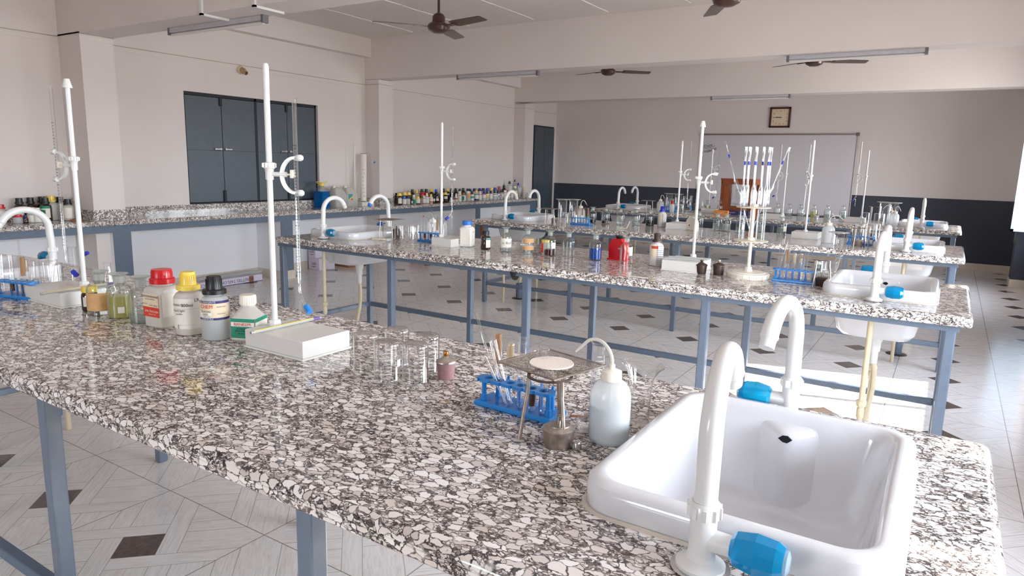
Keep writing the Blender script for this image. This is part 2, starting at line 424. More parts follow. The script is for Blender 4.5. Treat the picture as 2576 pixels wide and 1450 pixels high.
M['gauze_c'] = plain('ceramic_fibre_disc', srgb(236, 224, 212), .85, var=.05, scale=200, bump=.3)
M['sealant'] = plain('grey_sealant', srgb(190, 180, 168), .5, var=.1)
M['endcap'] = plain('grey_end_cap', srgb(112, 108, 112), .5)
M['frost'] = clearish('ground_glass', srgb(222, 228, 224), .38, .2)
M['sash'] = clearish('pale_blue_glass', srgb(206, 230, 244), .88, .2)
LIQ = {}
def liquid(name, col, a): 
    if name not in LIQ: LIQ[name] = clearish(name, col, a, .03)
    return LIQ[name]
LQ = dict(yellow=liquid('pale_yellow_solution', srgb(220, 214, 140), .34), clear=liquid('clear_solution', srgb(206, 214, 212), .25),
          red=liquid('dark_red_solution', srgb(74, 8, 16), .96), blue=liquid('deep_blue_solution', srgb(6, 86, 184), .93),
          brown=liquid('brown_solution', srgb(78, 32, 24), .9), dark=liquid('dark_solution', srgb(30, 14, 22), .96),
          milky=liquid('milky_solution', srgb(208, 212, 208), .6), canblue=liquid('bright_blue_liquid', srgb(0, 120, 200), .85),
          oil=liquid('yellow_oil', srgb(190, 160, 30), .7))
# ------------------------------------------------------------------ the room
b = MB(); b.box(XL - .3, XR + .3, YN - .3, YF + .3, -.12, 0); struct('floor', b, M['floor'], 'pale basket weave tile floor with dark diamond insets')
b = MB(); b.box(XL - .3, XR + .3, YN - .3, YF + .3, ZC, ZC + .15)
ceil = struct('ceiling', b, M['ceil'], 'pale plaster ceiling crossed by deep beams')
jb = MB()
for x in (-1.16, -.30, .59, 1.47, 2.35, 3.22, 4.1):
    for (ya, yb) in ((-1.9, 1.42), (1.9, 5.2)):
        pts = []; n = 14
        for i in range(n + 1):
            y = ya + (yb - ya) * i / n
            pts.append((x + rnd.uniform(-.012, .012), y, ZC - .001))
        jb.tube(pts, [rnd.uniform(.003, .0075) for _ in pts], 6, 0)
obj('plaster_joint', jb, plain('white_filler', srgb(246, 243, 238), .8), ceil)

wl = MB(); CU = (-1.07, .72, .86, 2.04)
wl.box(XL - .25, XL, YN, CU[0], 0, ZC); wl.box(XL - .25, XL, CU[1], YF, 0, ZC)
wl.box(XL - .25, XL, CU[0], CU[1], 0, CU[2]); wl.box(XL - .25, XL, CU[0], CU[1], CU[3], ZC); wl.box(XL - .27, XL - .2, CU[0], CU[1], CU[2], CU[3])
struct('wall_left', wl, M['wall'], 'cream left wall behind the long granite counter')
wf = MB(); wf.box(XL - .25, XR + .25, YF, YF + .25, 0, ZC); struct('wall_far', wf, M['wall'], 'far wall carrying the whiteboard')
def holed(mb, lo, hi, wins, fn):
    """wall with window holes; fn(a0, a1, z0, z1) adds one block"""
    c = lo
    for a, b_ in wins:
        fn(c, a, 0, ZC); fn(a, b_, 0, SILL); fn(a, b_, HEAD, ZC); c = b_
    fn(c, hi, 0, ZC)
wr_ = MB(); holed(wr_, YN, YF, WINS, lambda a, c, z0, z1: wr_.box(XR, XR + .25, a, c, z0, z1))
struct('wall_right', wr_, M['wall'], 'right wall with the window openings')
wk = MB(); holed(wk, XL - .25, XR + .25, FILLWINS, lambda a, c, z0, z1: wk.box(a, c, YN - .25, YN, z0, z1))
struct('wall_near', wk, M['wall'], 'wall behind the viewer')
sh = MB()
for a, c in WINS: sh.box(XR + .25, 6.5, a - .1, c + .1, HEAD, HEAD + .08)
struct('trim_1', sh, M['wall'], 'concrete sunshades over the right wall windows')
# windows: frame and bars
for i, (a, c) in enumerate(WINS):
    f = MB(); x0, x1 = XR + .10, XR + .15
    for y in (a, c - .04): f.box(x0, x1, y, y + .04, SILL, HEAD)
    f.box(x0, x1, a, c, SILL, SILL + .04); f.box(x0, x1, a, c, HEAD - .04, HEAD)
    n = max(1, round((c - a) / .55))
    for k in range(1, n): f.box(x0, x1, a + (c - a) * k / n - .02, a + (c - a) * k / n + .02, SILL, HEAD)
    w = struct('window_%d' % (i + 1), f, M['steel'], 'steel window in the right wall, number %d from the viewer' % (i + 1))
    g = MB(); z = SILL + .14
    while z < HEAD - .06: g.box(XR + .17, XR + .178, a, c, z, z + .010); z += .125
    obj('window_bar', g, M['steel'], w)
for i, (a, c) in enumerate(FILLWINS):  # frame round the added fill-light opening
    f = MB(); y0, y1 = YN - .15, YN - .10
    for x in (a, c - .04): f.box(x, x + .04, y0, y1, SILL, HEAD)
    f.box(a, c, y0, y1, SILL, SILL + .04); f.box(a, c, y0, y1, HEAD - .04, HEAD)
    for k in (1, 2, 3): f.box(a + (c - a) * k / 4 - .02, a + (c - a) * k / 4 + .02, y0, y1, SILL, HEAD)
    struct('window_%d' % (i + 5), f, M['steel'], 'unseen steel window added for fill light behind the viewer, number %d' % (i + 1))
# open casement seen at the right edge
f = MB(); ys = 4.92; xa, xb = 5.345, 5.69; za, zb = .73, 1.98
for x in (xa, xb - .03): f.box(x, x + .03, ys, ys + .03, za, zb)
f.box(xa, xb, ys, ys + .03, za, za + .03); f.box(xa, xb, ys, ys + .03, zb - .03, zb)
cs = struct('window_7', f, plain('pale_blue_sash', srgb(176, 206, 226), .35), 'pale blue casement opened inward at the right wall')
g = MB(); g.box(xa + .02, xb - .02, ys + .010, ys + .018, za + .02, zb - .02)
obj('glass_pane', g, M['sash'], cs)
for k_ in range(11): g = MB(); g.box(xa + .03, xb - .03, ys + .006, ys + .020, za + .11 * (k_ + 1) - .004, za + .11 * (k_ + 1) + .004); obj('glazing_bar', g, M['steel'] if 0 else M['fixture'], cs)
g = MB(); g.cyl(.012, .60, .80, 12, 0, 5.40, ys - .02); obj('sash_rod', g, M['glass'], cs)

# columns, beams
for i, (y0, y1, xf) in enumerate(((-2.23, -1.95, -1.745), (1.55, 1.82, -1.872), (5.293, 5.60, -1.885))):
    c_ = MB(); c_.box(XL - .02, xf, y0, y1, 0, 2.40 if i == 0 else 2.44)
    struct('wall_column_%s' % ('near', 'middle', 'far')[i], c_, M['wall'], 'square cream column on the left wall, %s one' % ('nearest', 'middle', 'farthest')[i])
    c_ = MB(); c_.box(5.45, XR + .02, y0, y1, 1.03, ZC); c_.box(5.445, XR + .02, y0 - .003, y1, .10, 1.03, 1); c_.box(5.435, XR + .02, y0 - .012, y1 + .01, 0, .10, 2)
    struct('wall_pilaster_%s' % ('near', 'middle', 'far')[i], c_, [M['wall'], M['dado'], M['skirt']], 'pilaster on the right wall with dark dado, %s one' % ('nearest', 'middle', 'farthest')[i])
for i, (y0, y1, z) in enumerate(((-2.23, -1.95, 2.385), (1.55, 1.80, 2.445), (5.293, 5.60, 2.48))):
    bm_ = MB(); bm_.box(XL - .02, XR + .02, y0, y1, z, ZC + .01)
    struct('beam_%d' % (i + 1), bm_, M['wall'], 'deep ceiling beam crossing the room, number %d from the viewer' % (i + 1))
for i, (y0, y1) in enumerate(((-9.2, -2.23), (-1.95, 1.55), (1.80, 5.293), (5.6, 6.87))):
    bm_ = MB(); bm_.box(XL - .02, -2.0, y0, y1, 2.725, ZC + .01)
    struct('beam_%d' % (i + 4), bm_, M['wall'], 'shallow beam along the top of the left wall, stretch %d' % (i + 1))
# narrow plaster band and wire at beam height along the left wall
path = [(-9, XL), (-2.234, XL), (-2.234, -1.745), (-1.946, -1.745), (-1.946, XL), (1.546, XL), (1.546, -1.872), (1.824, -1.872), (1.824, XL), (5.289, XL), (5.289, -1.885), (5.604, -1.885), (5.604, XL), (6.86, XL)]
tb = MB()
for (ya, xa_), (yb, xb_) in zip(path, path[1:]):
    if xa_ == xb_: tb.box(xa_ - .005, xa_ + .006, ya, yb, 2.335, 2.375)
struct('trim_2', tb, M['wall'], 'narrow plaster band along the left wall')
wb_ = MB(); wb_.tube([(x + .007, y, 2.379 + .006 * math.sin(y * 2)) for y, x in path], .0026, 6)
o = obj('wall_cable', wb_, plain('brown_cable', srgb(168, 154, 142), .6)); tag(o, 'thin brown cable running along the top of the left wall', 'cable')
for i, x in enumerate((.0, .59)):
    cb = MB(); cb.box(x - .014, x + .014, -2.246, -2.228, 2.372, ZC); cb.box(x - .014, x + .014, -2.246, -2.0, 2.370, 2.387)
    o = obj('cable_casing', cb, M['pvc']); tag(o, 'white cable casing bent under the nearest beam, %s of two' % ('left', 'right')[i], 'cable casing', 'cable casings on the beam')
# dado, skirting
d = MB(); d.box(XL, XR, YF - .004, YF + .01, .10, 1.035); struct('trim_3', d, M['dado'], 'dark painted dado along the far wall')
d = MB(); d.box(XR - .004, XR + .01, 1.82, 2.88, .1, 1.035); d.box(XR - .004, XR + .01, 4.97, YF, .1, 1.035); struct('trim_4', d, M['dado'], 'dark painted dado along the right wall')
d = MB(); d.box(XL, XR, YF - .014, YF + .005, 0, .10); struct('baseboard_far', d, M['skirt'], 'cream tile skirting below the far wall')
d = MB(); d.box(XR - .014, XR + .005, -9, YF, 0, .10); struct('baseboard_right', d, M['skirt'], 'cream tile skirting below the right wall')
# door at the far end of the left wall
dm = MB(); y0, y1 = 5.98, 6.76
dm.box(XL - .005, XL + .012, y0, y1, 0, 2.125)
dr = struct('door_1', dm, M['doorgap'], 'dark slate double door by the far corner')
for k in range(2):
    q = MB(); a = y0 + .02 + k * .375; q.rbox(XL + .010, XL + .032, a, a + .365, .01, 2.10, .004); obj('door_leaf', q, M['door'], dr)

# wall cupboard with four doors
t = thing('wall_cupboard', 'dark slate four-door steel cupboard set in the left wall', 'cupboard', (XL, (CU[0] + CU[1]) / 2, CU[2]))
H = CU[3] - CU[2]; Wd = CU[1] - CU[0]
q = MB(); q.box(-.17, -.16, -Wd / 2, Wd / 2, 0, H)
for y in (-Wd / 2, Wd / 2 - .022, -.014): q.box(-.17, -.035, y, y + .022 if y != -.014 else y + .028, 0, H)
q.box(-.17, -.035, -Wd / 2, Wd / 2, H - .03, H); q.box(-.17, -.035, -Wd / 2, Wd / 2, 0, .02)
obj('frame', q, M['doorgap'], t)
dw = (Wd - .022 * 2 - .028 - .03) / 4
for k in range(4):
    y = -Wd / 2 + .026 + k * (dw + .006) + (.028 if k > 1 else 0)
    q = MB(); q.rbox(-.055, -.03, y, y + dw, .024, H - .034, .003); q.box(-.031, -.0285, y, y + dw, H * .492, H * .495, 1)
    dd = obj('door', q, [M['door'], M['doorgap']], t)
    hs = 1 if k % 2 else -1; hy = y + (.06 if k % 2 else dw - .06)
    q = MB(); q.rbox(-.030, -.012, hy - .045, hy + .045, H * .50, H * .515, .003); q.cyl(.009, H * .497, H * .52, 12, 0, -.020, hy - hs * .03); obj('handle', q, M['alu'], dd)
    if k % 2 == 0:
        q = MB(); q.rbox(-.030, -.010, y + dw - .02, y + dw + .01, .02, .15, .003); q.rbox(-.030, -.012, y + dw - .024, y + dw + .006, H - .12, H - .03, .003); obj('bolt', q, M['doorgap'], dd)

# ------------------------------------------------------------------ masonry counter along the left wall
t = thing('wall_counter', 'long white masonry counter with slate blue front along the left wall', 'counter', (XL, -1.8, 0))
for y0, y1 in ((-9.1, -8.95), (-4.3, -4.16), (-2.11, -1.95), (-.253, -.091), (3.545, 3.665), (5.235, 5.445)):
    q = MB(); q.box(0.0, .43, y0 + 1.8, y1 + 1.8, 0, .672, 0); q.box(.43, .44, y0 + 1.8, y1 + 1.8, .10, .672, 1); q.box(-.0, .452, y0 + 1.79, y1 + 1.81, 0, .10, 2)
    obj('partition', q, [M['recess'], M['slate'], M['skirt']], t)
q = MB(); q.box(.40, .44, -7.3, 7.245, .672, .737); obj('apron', q, M['slate'], t)
q = MB(); q.box(.0, .003, -7.3, 7.2, .1, .737); obj('back_panel', q, M['recess'], t)
q = MB(); q.box(.0, .012, -7.3, 7.2, 0, .10); obj('skirting', q, M['skirt'], t)
t = thing('granite_worktop', 'speckled granite worktop on the counter along the left wall', 'worktop', (XL, -1.8, ZK))
q = MB(); q.rbox(.38, .475, -7.3, 7.27, -.042, 0, .008)
for a_, b_ in ((-7.3, -.432), (-.148, 3.348), (3.622, 7.091), (7.091, 7.27)): q.box(0.001 if b_ < 7.2 else .238, .381, a_, b_, -.042, 0)
obj('slab', q, M['granite'], t)
q = MB(); q.box(0, .016, -7.3, -.43, 0, .10); q.box(0, .02, -.15, 3.346, 0, .088); q.box(0, .016, 3.62, 7.093, 0, .10); 
for y0, y1, xf in ((-2.23, -1.95, -1.745), (1.55, 1.82, -1.872), (5.293, 5.445, -1.885)):
    q.box(0, xf - XL + .012, y0 - .012 + 1.8, y1 + 1.8, 0, .095)
obj('backsplash', q, M['granite'], t)

# ------------------------------------------------------------------ ceiling fans and tube lights
def fan(x, y, zm, a0, label, group):
    t = thing('ceiling_fan', label, 'ceiling fan', (x, y, zm), a0, group)
    q = MB(); q.lathe([(0, -.055), (.05, -.052), (.092, -.03), (.105, 0), (.10, .018), (.085, .03), (.06, .045), (.058, .09), (.045, .11), (.018, .125), (0, .125)], 28); obj('motor_housing', q, M['fan'], t)
    q = MB(); q.cyl(.012, .12, ZC - zm - .05, 12); obj('downrod', q, M['fan'], t)
    q = MB(); q.lathe([(0, ZC - zm), (.05, ZC - zm), (.055, ZC - zm - .02), (.03, ZC - zm - .09), (.013, ZC - zm - .11), (0, ZC - zm - .11)], 20); obj('canopy', q, M['fan'], t)
    for k in range(3):
        a = 2 * PI * k / 3; q = MB(); q.M = Matrix.Rotation(a, 4, 'Z') @ Matrix.Rotation(math.radians(-9), 4, 'X')
        pts = [(.20, .055), (.24, .066), (.58, .055), (.60, .045), (.60, -.045), (.58, -.055), (.24, -.066), (.20, -.055)]
        q.loft([[(px_, py_, 0.004) for px_, py_ in pts], [(px_, py_, .009) for px_, py_ in pts]], 0, True, True, False)
        q.rbox(.085, .235, -.022, .022, -.004, .005, .002)
        bl = obj('blade', q, M['fan'], t)
        q = MB(); q.M = Matrix.Rotation(a, 4, 'Z') @ Matrix.Rotation(math.radians(-9), 4, 'X')
        q.box(.26, .50, -.008, .008, .0085, .011); obj('blade_rib', q, M['fan'], bl)
fan(.54, -.2, 2.60, math.radians(-12), 'brown three-blade ceiling fan above the slate cupboard side, nearest beam bay', 'brown ceiling fans')
fan(3.17, -.2, 2.585, math.radians(118), 'brown ceiling fan cut off by the top edge of the photo', 'brown ceiling fans')
fan(.51, 3.55, 2.67, math.radians(40), 'brown ceiling fan in front of the far beam, left of the whiteboard', 'brown ceiling fans')
fan(3.15, 3.55, 2.655, math.radians(28), 'brown ceiling fan just below the grey tube light, above the clock', 'brown ceiling fans')
def tube_light(x0, x1, y, z, label):
    t = thing('tube_light', label, 'tube light', ((x0 + x1) / 2, y, z), 0, 'tube light fixtures'); h = (x1 - x0) / 2
    q = MB(); q.rbox(-h, h, -.022, .022, -.038, .0, .004); obj('housing', q, M['fixture'], t)
    for s in (-1, 1):
        q = MB(); q.box(s * h - .012, s * h + .012, -.024, .024, -.055, .0); obj('end_cap', q, M['endcap'], t)
    q = MB(); q.M = Matrix.Translation((0, 0, -.052)) @ Matrix.Rotation(PI / 2, 4, 'Y'); q.cyl(.012, -h + .01, h - .01, 12); obj('tube', q, M['white'], t)
tube_light(-.77, .39, -2.0, 2.385, 'grey tube light under the nearest beam, top left')
tube_light(-.62, .52, 1.64, 2.445, 'grey tube light under the middle beam, left end')
tube_light(3.25, 4.37, 1.64, 2.445, 'grey tube light under the middle beam, above the clock')
tube_light(1.42, 2.55, 5.36, 2.48, 'pale tube light under the farthest beam above the whiteboard')

# ------------------------------------------------------------------ things on the walls
t = thing('wall_clock', 'square wall clock with dark wood frame above the whiteboard', 'clock', (2.135, YF, 2.261))
q = MB(); h = .166
for a in ((-h, -h, -h + .03, h), (h - .03, -h, h, h), (-h, -h, h, -h + .03), (-h, h - .03, h, h)): q.rbox(a[0], a[2], -.04, -.001, a[1], a[3], .005)
obj('frame', q, M['darkwood'], t)
q = MB(); q.box(-.14, .14, -.02, -.002, -.14, .14)
F = lambda cx, cz: (lambda x, y: (cx + x, -.0215, cz + y))
for n in range(1, 13):
    a = PI / 2 - n * PI / 6; k = .105 / max(abs(math.cos(a)), abs(math.sin(a)))
    q.text(str(n), .036, 1, F(k * math.cos(a), k * math.sin(a)))
obj('dial', q, [M['pale'], M['ink']], t)
for nm, a, L, w in (('minute_hand', math.radians(181), .088, .007), ('hour_hand', math.radians(177), .060, .010)):
    q = MB(); d = Vector((math.cos(a), 0, math.sin(a))); q.bar(Vector((0, -.024, 0)) - d * .025, Vector((0, -.024, 0)) + d * L, .003, w); obj(nm, q, M['ink'], t)

t = thing('whiteboard', 'large grey-white whiteboard in aluminium frame on the far wall', 'whiteboard', (2.09, YF, 1.33))
hx, hz = 1.243, .655
q = MB(); q.box(-hx, hx, -.022, -.004, -hz, hz)
FW = lambda cx, cz, r: (lambda x, y: (cx + x * math.cos(r) - y * math.sin(r), -.0232, cz + x * math.sin(r) + y * math.cos(r)))
q.text('Date', .075, 1, FW(-1.12, .46, .30)); q.text('03/08/2020', .05, 1, FW(-1.08, .385, .30))
q.bar((-1.16, -.0232, .405), (-1.0, -.0232, .46), .001, .006, 1); q.bar((-1.14, -.0232, .345), (-.98, -.0232, .40), .001, .006, 1)
obj('panel', q, [M['board'], M['ink']], t)
q = MB()
q.rbox(-hx - .012, -hx + .012, -.03, -.003, -hz, hz, .004); q.rbox(hx - .012, hx + .012, -.03, -.003, -hz, hz, .004)
q.rbox(-hx, hx, -.03, -.003, hz - .012, hz + .012, .004); q.rbox(-hx, hx, -.03, -.003, -hz - .012, -hz + .012, .004); obj('frame', q, M['alu'], t)
for sx in (-1, 1):
    for sz in (-1, 1):
        q = MB(); q.rbox(sx * hx - .025, sx * hx + .025, -.034, -.002, sz * hz - .025, sz * hz + .025, .006); obj('corner_cap', q, plain('grey_corner_cap', srgb(104, 100, 98), .5), t)

t = thing('lamp_holder', 'small brown and cream lamp holder on the left wall above the cupboard', 'lamp holder', (XL, -.38, 2.33))
q = MB(); q.M = Matrix.Rotation(PI / 2, 4, 'Y') @ Matrix.Rotation(0, 4, 'X'); q.lathe([(0, 0), (.045, 0), (.045, .02), (.03, .035), (0, .035)], 20); obj('base', q, M['beige'], t)
q = MB(); q.M = Matrix.Translation((.03, 0, 0)) @ Matrix.Rotation(math.radians(118), 4, 'Y'); q.lathe([(0, 0), (.03, 0), (.034, .03), (.026, .05), (.024, .085), (.018, .085), (.018, .04), (0, .04)], 20); obj('socket', q, plain('brown_socket', srgb(172, 142, 108), .4, var=.3, scale=60), t)
# ------------------------------------------------------------------ laboratory tables with sinks and taps
SINKS = (1.0, 4.465); SHX, SHY = .232, .292
def slab(q, x0, x1, y0, y1, z0, z1, holes):
    cx, cy, hx, hy = (x0 + x1) / 2, (y0 + y1) / 2, (x1 - x0) / 2, (y1 - y0) / 2
    m = (z0 + z1) / 2; R_ = .025
    def L(d, z): return rrect(cx, cy, hx - d, hy - d, max(R_ - d, .0005), z, 4)
    q.loft([L(.03, z0), L(.004, z0), L(.0005, z0 + .004), L(.0005, m - .0015), L(.003, m), L(.0005, m + .0015), L(.0, z1 - .016), L(.003, z1 - .007), L(.010, z1 - .0015), L(.018, z1), L(.03, z1)], 0, False, False, True)
    xs = [x0 + .03] + [v for a, b, c, d in holes for v in (a, b)] + [x1 - .03]
    for i in range(len(xs) - 1):
        a, b = xs[i], xs[i + 1]
        rows = [(y0 + .03, y1 - .03)] if i % 2 == 0 else [(y0 + .03, holes[i // 2][2]), (holes[i // 2][3], y1 - .03)]
        for c, d in rows:
            q.add([(a, c, z1), (b, c, z1), (b, d, z1), (a, d, z1)], [(0, 1, 2, 3)])
            q.add([(a, c, z0), (b, c, z0), (b, d, z0), (a, d, z0)], [(3, 2, 1, 0)])
    for a, b, c, d in holes:
        q.loft([[(a, c, z0), (b, c, z0), (b, d, z0), (a, d, z0)], [(a, c, z1), (b, c, z1), (b, d, z1), (a, d, z1)]], 0, False, False, False)
def lab_table(y0, y1, rail, label, legs, sinks=SINKS):
    X0, X1 = .66, 4.825; yc = (y0 + y1) / 2; xc = (X0 + X1) / 2; h = (y1 - y0) / 2
    t = thing('lab_table', label, 'table', (xc, yc, 0), 0, 'granite lab tables'); q = MB()
    holes = [(sx - xc - SHX + .025, sx - xc + SHX - .025, -SHY + .025, SHY - .025) for sx in sinks]
    slab(q, X0 - xc, X1 - xc, -h, h, T - .042, T, holes); obj('worktop', q, M['granite'], t)
    zt = T - .042; le = .04
    for sy in (-1, 1):
        for x in legs:
            q = MB(); xx = x - xc; yy = sy * (h - .06); q.rbox(xx - le / 2, xx + le / 2, yy - le / 2, yy + le / 2, 0, zt - .02, .005); obj('leg', q, M['steel'], t)
        q = MB(); q.box(legs[0] - xc - .03, legs[-1] - xc + .03, sy * (h - .06) - .022, sy * (h - .06) + .022, zt - .028, zt); obj('top_rail', q, M['slate'], t)
    for x in (legs[0], legs[-1]):
        q = MB(); q.box(x - xc - .02, x - xc + .02, -h + .08, h - .08, zt - .028, zt); obj('top_rail', q, M['slate'], t)
    yr = (-1 if rail == 'front' else 1) * (h - .06)
    for a, b in zip(legs, legs[1:]):
        q = MB(); q.rbox(a - xc + le / 2, b - xc - le / 2, yr - .016, yr + .016, .178, .212, .003); obj('stretcher', q, M['slate'], t)
    for x in (legs[0], legs[-1]):
        q = MB(); q.rbox(x - xc - .016, x - xc + .016, -h + .08, h - .08, .178, .212, .003); obj('stretcher', q, M['steel'], t)
    return t
LEGA = (.83, 1.80, 2.80, 3.785, 4.76); LEGB = (.68, 1.72, 2.74, 3.755, 4.755)
TY = [(-4.665, -3.70), (-2.20, -1.21), (.14, 1.13), (2.86, 3.87)]
SINKX = [(1.10, 4.465), SINKS, SINKS, SINKS]
lab_table(*TY[0], 'front', 'nearest granite lab table, large sink at its right end', LEGA, SINKX[0])
lab_table(*TY[1], 'back', 'second granite lab table, carrying the pipette stand and blue solution bottle', LEGB)
lab_table(*TY[2], 'front', 'third granite lab table, carrying the white arch-shaped plastic plate', LEGA)
lab_table(*TY[3], 'front', 'farthest granite lab table, carrying the wooden balance case', LEGA)

def sink(x, y, label, hose=True):
    t = thing('sink', label, 'sink', (x, y, T), 0, 'white ceramic lab sinks'); q = MB()
    R_ = lambda hx, hy, r, z: rrect(0, 0, hx, hy, r, z, 7)
    o_ = [R_(.10, .14, .06, -.205), R_(.145, .20, .075, -.198), R_(.165, .222, .07, -.17), R_(.192, .25, .06, -.03), R_(.196, .254, .06, .0005), R_(.228, .288, .065, .0008), R_(.231, .291, .066, .006), R_(.231, .291, .066, .036), R_(.228, .288, .064, .046), R_(.221, .281, .060, .051)]
    i_ = [R_(.206, .266, .052, .0525), R_(.200, .260, .048, .050), R_(.194, .254, .046, .040), R_(.190, .250, .046, .020), R_(.166, .228, .050, -.125), R_(.155, .217, .055, -.150), R_(.135, .197, .065, -.162), R_(.05, .07, .045, -.170)]
    q.loft(o_ + i_, 0, True, True, True); obj('basin', q, M['porcelain'], t)
    q = MB(); q.loft([R_(.233, .293, .067, .0), R_(.237, .297, .069, .0), R_(.234, .294, .067, .005), R_(.231, .291, .066, .005)], 0, False, False, True, True); obj('sealant_bead', q, M['sealant'], t)
    # overflow channel down the back wall, with its dark opening
    q = MB(); L = []; yw = lambda z: .250 - (.020 - z) * .152 + .002
    for z, w, dp in ((-.160, .075, .004), (-.14, .070, .012), (-.08, .066, .026), (-.02, .064, .037), (.004, .064, .041), (.013, .063, .039), (.020, .060, .030), (.024, .055, .014), (.026, .05, .002)):
        L.append([(w * (k / 10 - 1), yw(z) - dp * math.cos(PI / 2 * (k / 10 - 1)) ** 1.6 if 0 < k < 20 else yw(z), z) for k in range(21)] + [(w, yw(z) + .004, z), (-w, yw(z) + .004, z)])
    q.loft(L, 0, True, True, True); ov = obj('overflow_channel', q, M['porcelain'], t)
    q = MB(); yo = yw(.004) - .041; pts = [(-.014, -.001), (-.006, .006), (.004, .007), (.013, .0), (.004, -.008), (-.005, -.007)]
    q.loft([[(a, yo - .0006, .006 + b) for a, b in pts], [(a, yo + .012, .006 + b) for a, b in pts]], 0, True, True, False); obj('overflow_opening', q, M['hole'], ov)
    q = MB(); q.lathe([(.034, -.1695), (.030, -.166), (.022, -.168), (.02, -.1695), (0, -.1695)], 24); w = obj('drain_ring', q, M['chrome'], t)
    q = MB(); q.lathe([(0, -.30), (.024, -.30), (.026, -.255), (.030, -.25), (.033, -.215), (.033, -.205), (0, -.205)], 20); q.cyl(.018, -.36, -.30, 16); obj('waste_outlet', q, M['pvc'], t)
    if hose:
        q = MB(); n = 12; q.tube([(.012 * math.sin(i * .5), -.05 * (i / n) ** 2, -.34 - (.475 - .0) * i / n) for i in range(n + 1)], .013, 10); obj('drain_hose', q, M['beige'], t)
    return t
def faucet(x, y, rz, label, tip='pvc', knob='tapblue', pipe=True, union=.36, swivel=0.0):
    t = thing('faucet', label, 'tap', (x, y, T), rz, 'white plastic swan-neck taps')
    q = MB(); q.lathe([(0, .0), (.040, .0), (.041, .004), (.030, .006)], 28); obj('washer', q, M['chrome'], t)
    q = MB(); q.lathe([(.034, .004), (.034, .010), (.026, .014), (.020, .018), (.018, .035), (.0185, .075), (.019, .080), (0, .08)], 28)
    q.tube([(.0, 0, .047), (.040, 0, .047)], [.0155, .0145], 16); obj('body', q, M['pvc'], t)
    q = MB(); q.lathe([(.018, .078), (.0215, .080), (.0215, .098), (.0185, .102), (.0165, .102)], 28)
    for k in range(10):
        a = 2 * PI * k / 10; q.bar((.0216 * math.cos(a), .0216 * math.sin(a), .081), (.0216 * math.cos(a), .0216 * math.sin(a), .097), .005, .004)
    obj('collar', q, M['pvc'], t)
    q = MB(); pts = [(0, 0, .095), (0, .001, .13), (0, .004, .17)] + [(0, .106 - .102 * math.cos(a), .192 + .092 * math.sin(a)) for a in [PI * k / 16 * .86 for k in range(17)]]
    if swivel: pts = [tuple(Matrix.Rotation(swivel, 3, 'Z') @ Vector(p)) for p in pts]
    n = len(pts); q.tube(pts, [.0165 + (.002 * max(0, i - 11) / 8 if i > 11 else 0) - .0012 * min(i, 10) / 10 for i in range(n)], 20)
    d = (Vector(pts[-1]) - Vector(pts[-2])).normalized(); p0 = Vector(pts[-1])
    q.tube([p0, p0 + d * .006], [.0185, .0165], 20); sp = obj('spout', q, M['pvc'], t)
    q = MB(); q.tube([p0 + d * .004, p0 + d * .026], [.0155, .0150], 20); obj('nozzle', q, M[tip], sp)
    # faceted knob with a clear end cap
    q = MB(); L = []
    for xx, r in ((.040, .017), (.046, .0235), (.072, .0285), (.098, .026), (.108, .020)):
        L.append([(xx, r * math.cos(2 * PI * k / 10 + .2), .047 + r * math.sin(2 * PI * k / 10 + .2)) for k in range(10)])
    q.loft(L, 0, True, True, False); kb = obj('knob', q, M[knob], t)
    q = MB(); q.M = Matrix.Translation((.106, 0, .047)) @ Matrix.Rotation(PI / 2, 4, 'Y'); q.lathe([(.0, .0), (.017, .0), (.017, .006), (.010, .009), (0, .009)], 18); obj('knob_cap', q, M['tapclear'], kb)
    if pipe:
        q = MB(); q.cyl(.0125, -T + .001, -.042, 14); u = -T + union
        q.lathe([(.0125, u - .02), (.019, u - .02), (.022, u - .012), (.022, u + .006), (.0125, u + .012)], 10, 0, False); q.lathe([(.0125, u - .075), (.016, u - .07), (.016, u - .03), (.0125, u - .025)], 14)
        obj('supply_pipe', q, M['beige'], t)
    return t
NM = ('nearest', 'second', 'third', 'farthest')
for k, (y0, y1) in enumerate(TY):
    yc = (y0 + y1) / 2 + (.02 if k == 0 else 0)
    for j, sx in enumerate(SINKX[k]):
        side = ('left', 'right')[j]
        sink(sx, yc, 'white rectangular ceramic sink let into the %s end of the %s lab table' % (side, NM[k]))
        yf, yb = yc - SHY - .048, yc + SHY + .052
        faucet(sx - .005, yf, 0, 'white swan-neck blue-knobbed tap on near side of %s sink, %s table' % (side, NM[k]), swivel=.13 if k == 0 and j == 1 else 0)
        if k == 1 and j == 0:
            faucet(sx - .02, yb, PI, 'white swan-neck tap with pale blue nozzle behind the left sink of the second lab table', tip='blue', knob='blue')
        else:
            faucet(sx - .02, yb, PI, 'white swan-neck blue-knobbed tap on far side of %s sink, %s table' % (side, NM[k]), swivel=-.09 if k == 0 and j == 1 else 0)
        t = thing('floor_drain_pipe', 'grey drain stub on the floor under the %s sink of the %s lab table' % (side, NM[k]), 'pipe', (sx + .01, yc - .06, 0), 0, 'grey drain stubs')
        q = MB(); q.lathe([(.034, 0), (.034, .16), (.030, .16), (.030, .02), (0, .02)], 18); obj('pipe', q, M['slate'], t)
        q = MB(); q.lathe([(.03, .0005), (.075, .0005), (.07, .004), (.034, .006)], 20); obj('floor_flange', q, M['tarnish'], t)

